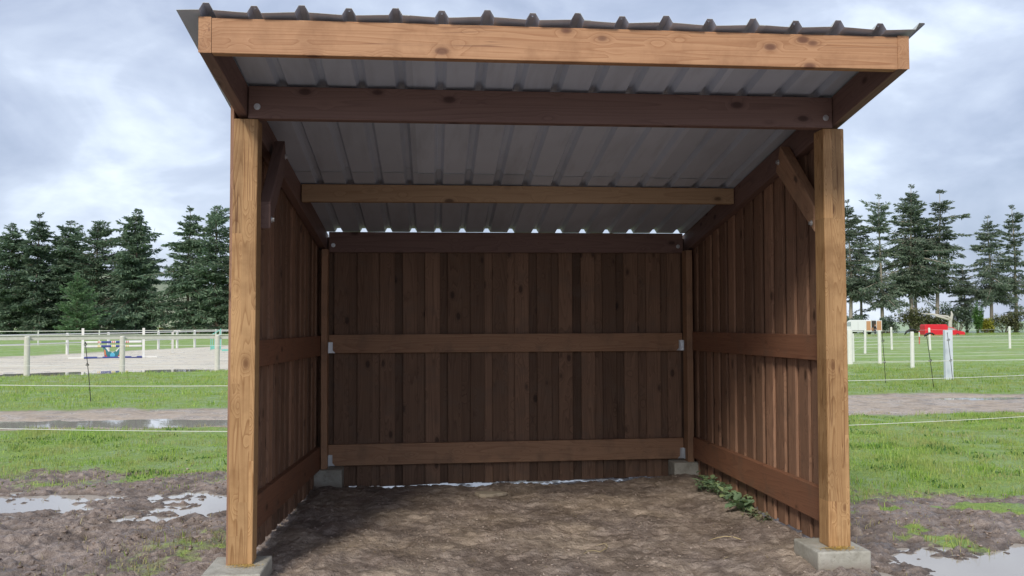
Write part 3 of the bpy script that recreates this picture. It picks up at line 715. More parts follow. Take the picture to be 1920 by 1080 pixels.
# pale flat trodden stone near the back of the floor
m = MB(); b = []
for k in range(14):
    a = 2*math.pi*k/14; rr = .13*(1+.25*math.sin(a*3+1)+random.uniform(-.1, .1)); b.append((math.cos(a)*rr, math.sin(a)*rr*.62))
m.slab(b, (0, 0, 0), (1, 0, 0), (0, 1, 0), (0, 0, 1), .03)
st = m.build('flat_stone', simple('pale_stone', (.33, .28, .215), .9, 0, .2, 10, .4), bevel=.008); st.location = (1.70, 2.62, H1(1.70, 2.62)-.012)
tag(st, 'pale flat stone trodden into the floor near the back wall', 'stone')
# two dead sprigs lying on the floor
for (sx, sy, a0, lab) in ((2.27, .55, .5, 'forked dry sprig lying in the middle of the dirt floor'), (3.28, .72, 2.2, 'single dry stalk lying near the right footing')):
    m = MB(); z0 = H1(sx, sy)+.012
    def sg(a, l, o=(0, 0, 0)):
        p = [Vector(o)+Vector((math.cos(a+.2*i)*l*i/4, math.sin(a+.2*i)*l*i/4, .012*math.sin(i))) for i in range(5)]; m.tube(p, [.004, .0035, .003, .0025, .0015], 5); return p
    p = sg(a0, .22); 
    if 'forked' in lab: sg(a0+2.4, .16); sg(a0+.9, .10, p[2])
    o = m.build('dry_sprig', M_straw); o.location = (sx, sy, z0); tag(o, lab, 'dry sprig')

# ------------------------------------------------------------------ weeds along the right wall
def weed(loc, seed, nst, ht, leafr, label, wilt=False):
    gg = random.Random(seed); root = empty('weed', (loc[0], loc[1], H1(*loc)-.005)); tag(root, label, 'weed', 'weeds along the right wall')
    V = []; Fc = []
    for i in range(nst):
        a = gg.uniform(1.6, 4.9); ln = ht*gg.uniform(.6, 1.2); p = [Vector((gg.uniform(-.05, .05), gg.uniform(-.12, .12), 0))]
        for k in range(5):
            f = k/4; p.append(p[-1] + Vector((math.cos(a)*(.25+f), math.sin(a)*(.25+f), (1.0-f*1.15)*(.35 if wilt else 1)))*ln/4)
        MB().tube(p, [.004, .0038, .0033, .003, .0025, .0015], 5).build('stem', M_weed, root, smooth=True)
        for k in range(1, 6):
            for _ in range(3):
                c = p[k] + Vector((gg.uniform(-.035, .035), gg.uniform(-.035, .035), gg.uniform(-.01, .03))); la = gg.uniform(0, 6.28); r = leafr*gg.uniform(.55, 1.25); tilt = gg.uniform(-.7, .8)
                d = Vector((math.cos(la)*math.cos(tilt), math.sin(la)*math.cos(tilt), math.sin(tilt))); s = Vector((-math.sin(la), math.cos(la), 0)); nn = d.cross(s)
                b = len(V); w = r*(.25 if wilt else .36)
                for (u, v_, h) in ((0, 0, 0), (.3, .75, .06), (.62, .9, .03), (1, 0, -.10), (.62, -.9, .03), (.3, -.75, .06), (.5, 0, -.03)): V.append(c + d*(u*r*.8) + s*(v_*w) + nn*(h*r))
                for q in ((0, 6, 1), (1, 6, 2), (2, 6, 3), (3, 6, 4), (4, 6, 5), (5, 6, 0)): Fc.append(tuple(b+i_ for i_ in q))
    link_mesh('leaves', V, Fc, M_wilt if wilt else M_weed, root)
weed((3.60, 2.52), 1, 5, .15, .06, 'leafy green weed nearest the back right footing by the wall')
weed((3.62, 2.22), 2, 6, .17, .06, 'bushiest green weed against the right wall boards')
weed((3.63, 1.86), 3, 4, .11, .07, 'green weed between the bushy weed and the yellow leafed weed')
weed((3.62, 1.58), 4, 4, .10, .095, 'broad leafed yellow green weed low by the right wall')
weed((3.63, 1.22), 5, 6, .15, .05, 'wilted grey weed lying under the lower right rail', True)

# ------------------------------------------------------------------ rope fences on black plastic stakes
def rope(name, pts, sag, r, parent, mat=M_rope):
    P_ = []
    for a, b in zip(pts[:-1], pts[1:]):
        a, b = Vector(a), Vector(b)
        for k in range(8):
            t = k/8; P_.append(a.lerp(b, t) - Vector((0, 0, sag*4*t*(1-t))))
    P_.append(Vector(pts[-1])); return MB().tube(P_, r, 5).build(name, mat, parent, smooth=True)
def stake(root, x, y, z0, h, lean, clips):
    top = Vector((x+lean[0], y+lean[1], z0+h)); b = Vector((x, y, z0-.15))
    m = MB(); m.tube([b, (b+top)/2 + Vector((.008, 0, 0)), top], [.0085, .008, .007], 6)
    m.tube([top-Vector((0, 0, .01)), top+Vector((0, 0, .015))], .012, 6)
    o = m.build('stake', M_black, root); pp = []
    for hc in clips:
        c = b.lerp(top, (hc+.15)/(h+.15)); mm = MB()
        mm.box(c, (.055, .03, .03)); mm.tube([c+Vector((.02, -.03, 0)), c+Vector((.03, -.03, .02)), c+Vector((.015, -.03, .035)), c+Vector((-.01, -.025, .03))], .006, 5)
        mm.build('insulator', M_black, o); pp.append(c+Vector((0, -.018, 0)))
    return pp
def rope_fence(label, stks, h, clips, r=.0045, sag=.03):
    root = empty('rope_fence', (0, 0, 0)); tag(root, label, 'rope fence'); cs = [[] for _ in clips]
    for (x, y, lx, ly) in stks:
        pp = stake(root, x, y, H1(x, y), h, (lx, ly), clips)
        for i, p in enumerate(pp): cs[i].append(p)
    for c in cs: rope('rope', c, sag, r, root)
    return root
rope_fence('white twin rope fence passing close behind the shelter', [(-9.6, 7.6, .03, 0), (-5.0, 6.35, -.02, 0), (-.25, 4.95, .02, 0), (4.35, 4.42, 0, 0), (9.6, 5.55, .03, 0), (14.0, 6.6, 0, 0)], .98, (.335, .84), .0036, .02)
rope_fence('thin white rope on black stakes along the grass strip before the arena', [(-13.4, 14.55, -.1, 0), (-5.27, 13.53, -.13, 0), (2.5, 12.7, .05, 0), (7.2, 14.6, .03, 0)], 1.16, (.72, 1.12), .0034, .02)
rope_fence('white rope on two thin black stakes crossing in front of the gate post', [(8.4, 15.6, .0, 0), (12.456, 16.326, -.07, 0), (14.61, 17.02, -.13, .0), (21.5, 18.6, 0, 0)], 1.2, (.50, 1.02), .004, .01)
rope_fence('white rope on one leaning black stake beside the right hand track', [(6.4, 14.2, .0, 0), (12.66, 14.519, -.16, 0), (19.0, 15.2, .05, 0)], 1.2, (.62,), .004, .01)

# ------------------------------------------------------------------ paddock fence of white posts on the right
pf = empty('paddock_fence'); tag(pf, 'white posts of a wire paddock fence across the right field', 'fence')
def wpost(root, x, y, h, r, mat=M_whitepaint, lean=0.0, n=10, square=False):
    z = H1(x, y); m = MB()
    if square: m.box((x, y, z+h/2-.1), (r*2, r*2, h+.2))
    else: m.tube([(x, y, z-.2), (x+lean, y, z+h-.02), (x+lean, y, z+h)], [r*1.08, r, r*.75], n)
    return m.build('post', mat, root, bevel=.006 if square else 0)
PR = [(16.321, 26.279, 1.22, .10), (17.029, 23.358, 1.18, .062), (17.526, 26.467, 1.18, .06), (17.425, 28.36, 1.05, .07), (22.009, 36.606, 1.15, .055), (26.055, 41.745, 1.2, .055), (27.913, 41.253, 1.15, .055),
      (22.6, 24.6, 1.18, .062), (28.0, 26.0, 1.18, .062), (33.0, 42.2, 1.18, .06), (11.0, 24.6, 1.18, .062)]
for (x, y, h, r) in PR: wpost(pf, x, y, h, r, lean=random.uniform(-.05, .03))
def wires(pts, hs, r=.0038):
    for h in hs: rope('wire', [(x, y-.06, H1(x, y)+h) for x, y in pts], .025, r, pf)
wires([(11.0, 24.6), (17.029, 23.358), (22.6, 24.6), (28.0, 26.0)], (.38, .68, 1.02)); wires([(16.321, 26.279), (17.526, 26.467), (22.6, 27.3), (28.0, 28.5)], (.35, .7))
wires([(17.425, 28.36), (22.009, 36.606), (26.055, 41.745)], (.4, .72, 1.05)); wires([(22.009, 36.606), (27.913, 41.253), (33.0, 42.2)], (.4, .72, 1.05))
rp = empty('marker_post', (34.09, 53.34, H1(34.09, 53.34))); tag(rp, 'thin red and white marker post in the right field before the red van', 'marker post')
MB().tube([(0, 0, -.2), (0, 0, .5)], .035, 8).build('lower_band', M_polered, rp); MB().tube([(0, 0, .5), (0, 0, .8)], .035, 8).build('middle_band', M_whitepaint, rp); MB().tube([(0, 0, .8), (0, 0, .86)], .035, 8).build('upper_band', M_polered, rp)
# pale blue gate post with a capped post behind it
x, y = 14.74, 17.438; gp = empty('gate_post', (x, y, H1(x, y)), -.05); tag(gp, 'broad pale blue white gate post standing right of the field', 'gate post')
MB().box((0, 0, .56), (.205, .11, 1.42)).build('panel', M_bluewhite, gp, bevel=.008); MB().tube([(.125, .05, -.2), (.125, .05, 1.18)], .028, 8).build('side_rod', M_whitepaint, gp)
# black cover / handle on the nearest white post, top of stake
x, y = 17.029, 23.358; m = MB(); z = H1(x, y)+1.19
m.tube([(x-.24, y, z-.10), (x-.18, y, z-.01), (x-.05, y, z+.05), (x+.08, y, z+.055), (x+.16, y, z+.03)], [.02, .035, .04, .03, .015], 8)
o = m.build('dark_strap', M_black, smooth=True); tag(o, 'black strap bundle lying over the top of a white fence post', 'strap')
x, y = 12.5, 14.52; m = MB(); z = H1(x, y)+1.2
m.tube([(x-.05, y, z-.02), (x, y, z+.02), (x+.08, y, z+.045), (x+.15, y, z+.04), (x+.17, y, z)], [.02, .03, .022, .016, .012], 8)
o = m.build('rope_clip', M_black, smooth=True); tag(o, 'black looped clip on top of the leaning stake beside the track', 'clip')

# ------------------------------------------------------------------ arena: near board fence, far fences, jumps
fn = empty('arena_fence'); tag(fn, 'weathered white board fence along the near side of the sand arena', 'fence')
AP = [(-18.1, 19.7), (-15.5, 20.95), (-12.94, 22.1), (-10.335, 23.2), (-7.937, 24.19), (-5.331, 25.277), (-2.75, 26.35), (-.15, 27.4), (2.45, 28.45), (5.05, 29.5), (7.65, 30.6)]
for i, (x, y) in enumerate(AP):
    z = H1(x, y); MB().tube([(x, y, z-.3), (x, y, z+1.16), (x, y, z+1.19)], [.085, .08, .06], 12).build('post', M_greypost, fn, smooth=False)
for (x0, y0), (x1, y1) in zip(AP[:-1], AP[1:]):
    dv = Vector((x1-x0, y1-y0, 0)); nrm = Vector((-dv.y, dv.x, 0)).normalized()
    a = Vector((x0, y0, H1(x0, y0)+1.135+random.uniform(-.015, .015))) + nrm*.10; b = Vector((x1, y1, H1(x1, y1)+1.135+random.uniform(-.015, .015))) + nrm*.10
    m = MB(); c = (a+b)/2; rot = (b-a).to_track_quat('X', 'Z').to_matrix(); m.box(c, ((b-a).length-.01, .035, .125), rot); m.build('board', M_weather, fn, bevel=.004)
    m = MB(); m.box(c+Vector((0, 0, .075))-nrm*.01, ((b-a).length-.01, .09, .016), rot); m.build('cap_board', M_whitepaint, fn)
def rail_fence(label, pts, h, hs, r=.055, rr=.03, mat=M_whitepaint):
    root = empty('rail_fence'); tag(root, label, 'fence')
    for x, y in pts: wpost(root, x, y, h, r, mat)
    for hh in hs:
        for (x0, y0), (x1, y1) in zip(pts[:-1], pts[1:]):
            a = Vector((x0, y0-.05, H1(x0, y0)+hh)); b = Vector((x1, y1-.05, H1(x1, y1)+hh)); MB().tube([a, b], rr, 6).build('rail', mat, root)
rail_fence('far side white rail fence slanting away along the sand arena', [(-19.9, 34.5), (-18.7, 38.6), (-17.131, 45.323), (-16.2, 48.9), (-14.778, 53.724), (-14.244, 56.039), (-13.653, 58.2), (-12.6, 61.2), (-11.9, 64.5), (-10.9, 68.5)], 1.12, (.6, 1.06), .075, .035)
rail_fence('thin white fence across the grass in front of the conifers', [(-40+4.2*i, 66.0+.7*i) for i in range(10)], 1.1, (.55, 1.05), .05, .025)

jx0, jy0, jx1, jy1 = -14.075, 38.682, -11.626, 39.458
def jump_stand(x, y, label, face, h=1.36, mat=M_whitepaint, grp='white jump stands'):
    root = empty('jump_stand', (x, y, H1(x, y)), math.atan2(jy1-jy0, jx1-jx0)); tag(root, label, 'jump stand', grp)
    MB().box((0, 0, h/2+.02), (.11, .11, h)).build('upright', mat, root, bevel=.006)
    m = MB(); m.box((-.22*face, 0, .035), (.75, .12, .07)); m.box((0, 0, .036), (.12, .7, .068)); m.build('foot', mat, root, bevel=.01)
    for zc in (.74, .55):
        m = MB(); m.box((.075*face, 0, zc), (.05, .07, .05)); m.box((.12*face, 0, zc-.03), (.07, .07, .012)); m.build('pole_cup', M_zinc, root)
    return root
jump_stand(jx0, jy0, 'left white stand of the jump with striped poles', 1); jump_stand(jx1, jy1, 'right white stand of the jump with striped poles', -1)
jv = Vector((jx1-jx0, jy1-jy0, 0)); jl = jv.length; ja = math.atan2(jv.y, jv.x); jz = H1(jx0, jy0)
def jump_pole(zc, label, inner):
    root = empty('jump_pole', (jx0, jy0-.0, jz+zc), ja); tag(root, label, 'jump pole', 'striped jump poles')
    a, b = .10, jl-.10; l = b-a; seq = [(0, .22, M_whitepaint), (.22, .235, inner), (.235, .25, M_whitepaint), (.25, .265, inner), (.265, .28, M_whitepaint), (.28, .46, M_poleblue), (.46, .475, M_whitepaint), (.475, .49, inner), (.49, .505, M_whitepaint), (.505, .52, inner), (.52, .54, M_whitepaint), (.54, .71, M_poleblue), (.71, .725, M_whitepaint), (.725, .74, inner), (.74, .755, M_whitepaint), (.755, .77, inner), (.77, 1, M_whitepaint)]
    for (t0, t1, mt) in seq: MB().tube([(a+l*t0, 0, 0), (a+l*t1, 0, 0)], .052, 10).build('band', mt, root)
jump_pole(.74, 'upper white and blue jump pole with red bands', M_polered); jump_pole(.55, 'lower white and blue jump pole with yellow bands', M_poleyellow)
m = MB(); m.box((jl/2, -.02, .02), (jl-.12, .55, .07)); o = m.build('ground_tray', M_poleblue, bevel=.015); o.location = (jx0, jy0, jz+.025); o.rotation_euler = (0, 0, ja); tag(o, 'low dark blue tray lying on the sand under the jump', 'jump tray')
m = MB(); [m.box((jl*f, -.30, .05), (.22, .012, .035)) for f in (.28, .62, .84)]; o2_ = m.build('pale_mark', M_whitepaint, o)
# butterfly shaped filler board under the poles
bf = empty('jump_filler', (jx0+jv.x*.485, jy0+jv.y*.485, jz+.06), ja); tag(bf, 'butterfly shaped painted filler board standing under the jump poles', 'jump filler')
def half(sx, pts): return [(sx*u, v) for u, v in pts]
for sx in (-1, 1):
    MB().slab(half(sx, [(.02, .10), (.10, .02), (.34, .0), (.36, .22), (.40, .40), (.46, .50), (.40, .55), (.30, .47), (.12, .26), (.02, .20)]), (0, .02, 0), (1, 0, 0), (0, 0, 1), (0, -1, 0), .025).build('wing', M_tealdark, bf)
    MB().slab(half(sx, [(.17, .24), (.31, .44), (.38, .50), (.44, .51), (.38, .55), (.30, .48), (.12, .27)]), (0, -.006, 0), (1, 0, 0), (0, 0, 1), (0, -1, 0), .006).build('wing_edge', M_whitepaint, bf)
    MB().slab(half(sx, [(.27, .10), (.34, .09), (.35, .24), (.36, .38), (.30, .30)]), (0, -.006, 0), (1, 0, 0), (0, 0, 1), (0, -1, 0), .006).build('wing_patch', M_orange, bf)
    MB().slab(half(sx, [(.22, .01), (.33, .01), (.33, .07), (.24, .08)]), (0, -.006, 0), (1, 0, 0), (0, 0, 1), (0, -1, 0), .006).build('wing_patch', M_polered, bf)
MB().slab([(-.09, .0), (.09, .0), (.11, .10), (.06, .19), (-.06, .19), (-.11, .10)], (0, -.006, 0), (1, 0, 0), (0, 0, 1), (0, -1, 0), .02).build('body', M_cyan, bf)
o = jump_stand(-11.9, 45.7, 'lone white jump stand behind the striped jump, hook at its top', -1, 1.10, M_weather)
m = MB(); m.tube([(0, 0, 1.08), (.08, 0, 1.19), (.26, 0, 1.22), (.40, 0, 1.17)], .03, 6); m.build('hook', M_weather, o)
# teal jump wing, red box jump, teal tray far in the arena
tg = empty('jump_wing', (-11.1, 52.9, H1(-11.2, 52.9)), .25); tg.scale = (.66, .66, .70); tag(tg, 'teal green slatted jump wing with sloping top far in the arena', 'jump wing')
MB().box((.30, 0, .90), (.09, .09, 1.80)).build('upright', M_teal, tg); MB().box((-.55, 0, .62), (.07, .07, 1.24)).build('upright', M_teal, tg)
m = MB(); a, b = Vector((-.58, 0, 1.22)), Vector((.33, 0, 1.74)); m.box((a+b)/2, ((b-a).length, .07, .07), (b-a).to_track_quat('X', 'Z').to_matrix()); m.build('top_rail', M_teal, tg)
for k in range(4): MB().box((-.40+.18*k, 0, .70+.04*k), (.06, .035, 1.05)).build('slat', M_teal, tg)
m = MB(); m.box((-.1, 0, .2), (.9, .05, .35)); m.build('lower_panel', M_teal, tg); m = MB(); m.box((.30, 0, .03), (.08, .8, .06)); m.box((-.55, 0, .03), (.08, .8, .06)); m.build('foot', M_teal, tg)
rb = empty('jump_box', (-9.45, 53.2, H1(-9.45, 53.2)), .25); tag(rb, 'red topped jump box on white legs near the teal wing', 'jump box')
MB().box((0, 0, .90), (1.1, .3, .34)).build('box', M_polered, rb, bevel=.02); MB().box((.95, 0, .90), (.75, .3, .22)).build('box_end', M_whitepaint, rb, bevel=.02)
for xx in (-.45, .4, 1.2): MB().box((xx, 0, .37), (.07, .25, .74)).build('leg', M_whitepaint, rb)
m = MB(); m.box((0, 0, .05), (2.6, .5, .1)); o = m.build('teal_tray', M_teal, bevel=.02); o.location = (-8.9, 50.0, H1(-8.9, 50)); o.rotation_euler = (0, 0, .2); tag(o, 'flat teal tray lying on the sand by the red jump box', 'jump tray')
bd = empty('straw_stack', (-39.2, 150.5, H1(-39.2, 150.5))); tag(bd, 'low ochre straw stack seen between trunks behind the arena', 'straw stack')
for k in range(3): MB().box((-.9+k*.92, random.uniform(-.1, .1), .52), (.9, 1.2, .95)).build('bale', M_ochre, bd, bevel=.06)

# ------------------------------------------------------------------ vans and person
def van(name, loc, rz, Ln, Ht, Wd, paint, label, prof, cat, winglass, doors_open):
    root = empty(name, loc, rz); tag(root, label, cat)      # local +X = forward
    m = MB(); m.slab(prof, (0, -Wd/2, 0), (1, 0, 0), (0, 0, 1), (0, 1, 0), Wd); body = m.build('body', paint, root, bevel=.09, seg=3)
    for sx in (.21*Ln, Ln*.81):
        for sy in (-1, 1):
            w = MB().tube([(sx, sy*(Wd/2-.20), .34), (sx, sy*(Wd/2+.012), .34)], .34, 20).build('wheel', M_tyre, root); MB().tube([(sx, sy*(Wd/2), .34), (sx, sy*(Wd/2+.03), .34)], .19, 12).build('rim', M_rim, w)
    for sy in (-1, 1):
        m = MB(); m.slab(winglass, (0, sy*(Wd/2+.004), 0), (1, 0, 0), (0, 0, 1), (0, sy, 0), .008); m.build('side_window', M_glasspale, root)
        m = MB(); m.box((Ln*.5, sy*(Wd/2+.004), .70), (Ln*.86, .016, .07)); m.build('side_moulding', M_black if paint is M_vanwhite else paint, root)
        m = MB(); m.box((Ln*.62, sy*(Wd/2+.003), Ht*.52), (.015, .01, Ht*.66)); m.box((Ln*.40, sy*(Wd/2+.003), Ht*.52), (.015, .01, Ht*.66)); m.build('door_gap', M_black, root)
        m = MB(); m.box((Ln-.06, sy*(Wd/2-.28), .86), (.12, .34, .2)); m.build('headlight', M_lampwhite, root, bevel=.03)
        m = MB(); m.box((.01, sy*(Wd/2-.08), 1.0), (.05, .12, .5)); m.build('tail_light', M_lampred, root, bevel=.02)
        m = MB(); m.box((Ln*.80, sy*(Wd/2+.14), 1.35), (.12, .2, .26)); m.build('wing_mirror', M_black, root, bevel=.03)
    m = MB(); m.box((Ln-.02, 0, .42), (.22, Wd*.96, .26)); m.build('front_bumper', M_black, root, bevel=.05)
    m = MB(); m.box((.0, 0, .42), (.18, Wd*.96, .18)); m.build('rear_bumper', M_black, root, bevel=.04)
    return root, body
Hv, Lv = 2.62, 6.2
p0 = (82.2, 155.4, 0); z0 = H1(82.2, 155.4)-.02
prof = [(0, .45), (Lv-.02, .45), (Lv, .85), (Lv-.10, 1.12), (Lv-1.0, 1.40), (Lv-1.75, Hv-.18), (Lv-2.1, Hv), (.03, Hv)]
vw, body = van('delivery_van', (82.95, 155.8, z0), 2.237, Lv, Hv, 2.0, M_vanwhite, 'white panel van parked with its rear doors open beside a standing person', prof, 'van', [(Lv-2.35, 1.45), (Lv-1.15, 1.45), (Lv-1.80, 2.25), (Lv-2.35, 2.25)], True)
m = MB(); m.box((-.012, 0, 1.52), (.03, 1.72, 1.85)); m.build('cargo_shade_panel', simple('van_hold_shade', (.06, .045, .035), .8), vw)  # flat dark panel on the solid rear, painted as the shade of the hold
m = MB(); m.box((-.03, .55, .95), (.05, .5, .55)); m.box((-.03, -.3, .85), (.05, .7, .35)); m.build('cargo', M_panelwood, vw)
for sy, a in ((1, -4.62), (-1, -2.0)):
    dr = empty('rear_door', (0, sy*.98, 0)); dr.parent = vw; dr.rotation_euler = (0, 0, sy*(a))
    # door hinged at the rear corner, opened outwards
    m = MB(); m.box((0, -sy*.48, 1.53), (.05, .95, 1.95)); m.build('door_panel', M_vanwhite, dr, bevel=.02)
    m = MB(); m.box((.031, -sy*.48, 1.55), (.02, .78, 1.7)); m.build('door_lining', M_panelwood, dr)
Hr, Lr = 2.25, 6.9
prof = [(0, .42), (Lr-.02, .42), (Lr, .80), (Lr-.12, .98), (Lr-1.35, 1.22), (Lr-2.0, 1.70), (Lr-2.9, 1.86), (Lr-3.15, Hr), (.15, Hr), (.03, Hr-.2)]
van('delivery_van', (87.1, 146.9, H1(86.5, 147)-.48), -.10, Lr, Hr, 2.0, M_vanred, 'long red van parked by the trees at the far right edge of the field', prof, 'van', [(Lr-2.95, 1.26), (Lr-1.6, 1.26), (Lr-2.12, 1.62), (Lr-2.95, 1.74)], False)

def skinned(name, verts, edges, radii, mat, parent, root_i=0):
    me = bpy.data.meshes.new(name); me.from_pydata(verts, edges, []); o = bpy.data.objects.new(name, me); COL.objects.link(o)
    bm = bmesh.new(); bm.from_mesh(me); ly = bm.verts.layers.skin.verify(); bm.verts.ensure_lookup_table()
    for i, v in enumerate(bm.verts):
        r = radii[i]; v[ly].radius = r if isinstance(r, tuple) else (r, r); v[ly].use_root = (i == root_i)
    bm.to_mesh(me); bm.free()
    o.modifiers.new('skin', 'SKIN'); sb = o.modifiers.new('sub', 'SUBSURF'); sb.levels = 2; sb.render_levels = 2
    dg = bpy.context.evaluated_depsgraph_get(); ne = bpy.data.meshes.new_from_object(o.evaluated_get(dg)); o.modifiers.clear(); o.data = ne
    ne.materials.clear(); ne.materials.append(mat); ne.polygons.foreach_set('use_smooth', [True]*len(ne.polygons)); o.parent = parent; return o
pe = empty('person', (80.75, 151.0, H1(80.75, 151.0)), .3); tag(pe, 'standing person in black jacket facing the open rear doors of the white van', 'person')
vs, es, rs = [], [], []
def ad(p, r, q=None):
    vs.append(p); rs.append(r); 
    if q is not None: es.append((q, len(vs)-1))
    return len(vs)-1
pel = ad((0, 0, .95), (.15, .11)); wa = ad((0, 0, 1.12), (.14, .10), pel); ch = ad((0, .01, 1.32), (.17, .115), wa); nk = ad((0, 0, 1.50), .06, ch); hd = ad((0, -.01, 1.60), (.075, .085), nk); hd2 = ad((0, -.015, 1.70), (.08, .095), hd); ad((0, -.01, 1.77), (.05, .06), hd2); ad((0, -.115, 1.655), .012, hd)
for sx in (-1, 1):
    hp = ad((sx*.09, 0, .90), .085, pel); kn = ad((sx*.10, -.01, .50), .058, hp); an = ad((sx*.10, .02, .10), .04, kn); ad((sx*.11, -.14, .04), .035, an)
    sh = ad((sx*.19, 0, 1.42), .055, ch); el = ad((sx*.25, .02, 1.15), .042, sh); wr = ad((sx*.22, -.14, .95), .028, el); pm = ad((sx*.21, -.19, .90), (.035, .02), wr)
    for k in range(4): f1 = ad((sx*(.185+.018*k), -.225, .875), .010, pm); ad((sx*(.18+.018*k), -.24-.004*k, .835+.004*abs(k-1)), .008, f1)
    th = ad((sx*.17, -.17, .885), .011, pm); ad((sx*.155, -.19, .86), .009, th)
skinned('body', vs, es, rs, M_skin, pe)
vs, es, rs = [], [], []; pel = ad((0, 0, .93), (.175, .13)); wa = ad((0, 0, 1.12), (.165, .125), pel); ch = ad((0, .01, 1.32), (.195, .14), wa); ad((0, 0, 1.47), .085, ch)
for sx in (-1, 1): sh = ad((sx*.19, 0, 1.42), .075, ch); el = ad((sx*.25, .02, 1.15), .06, sh); ad((sx*.222, -.125, .965), .045, el)
skinned('jacket', vs, es, rs, M_jacket, pe)
vs, es, rs = [], [], []; pel = ad((0, 0, .93), (.165, .12))
for sx in (-1, 1): hp = ad((sx*.09, 0, .86), .10, pel); kn = ad((sx*.10, -.01, .50), .075, hp); ad((sx*.10, .02, .09), .06, kn)
skinned('trousers', vs, es, rs, M_trouser, pe)
vs, es, rs = [], [], []; a = ad((0, .03, 1.73), (.09, .09)); b = ad((0, .0, 1.79), (.075, .08), a); ad((0, .06, 1.62), .06, a); skinned('hair', vs, es, rs, M_hair, pe)

# shed roof / cut trunk behind the red van: pale leaning trunk and a grey post
ft = empty('fallen_tree', (96.0, 156, H1(96.0, 156)), -.45); tag(ft, 'pale bare fallen trunk leaning above the red van', 'fallen tree')
MB().tube([(-3.4, 0, 3.75), (-2.3, .1, 3.62), (-1.3, 0, 3.58), (-.2, .1, 3.3), (1.0, 0, 3.15), (1.5, 0, 2.6)], [.05, .12, .16, .17, .2, .25], 7).build('branch', M_palewood, ft, smooth=True); MB().tube([(-1.5, 0, 3.55), (-.6, -.1, 3.15), (.3, 0, 2.9), (1.3, 0, 2.5)], [.1, .14, .2, .24], 7).build('limb', M_palewood, ft, smooth=True); MB().tube([(1.5, 0, -.2), (1.35, 0, 1.2), (1.45, .1, 2.4), (1.75, 0, 3.5), (1.6, 0, 4.1)], [.42, .36, .33, .22, .08], 9).build('trunk', M_palewood, ft, smooth=True)

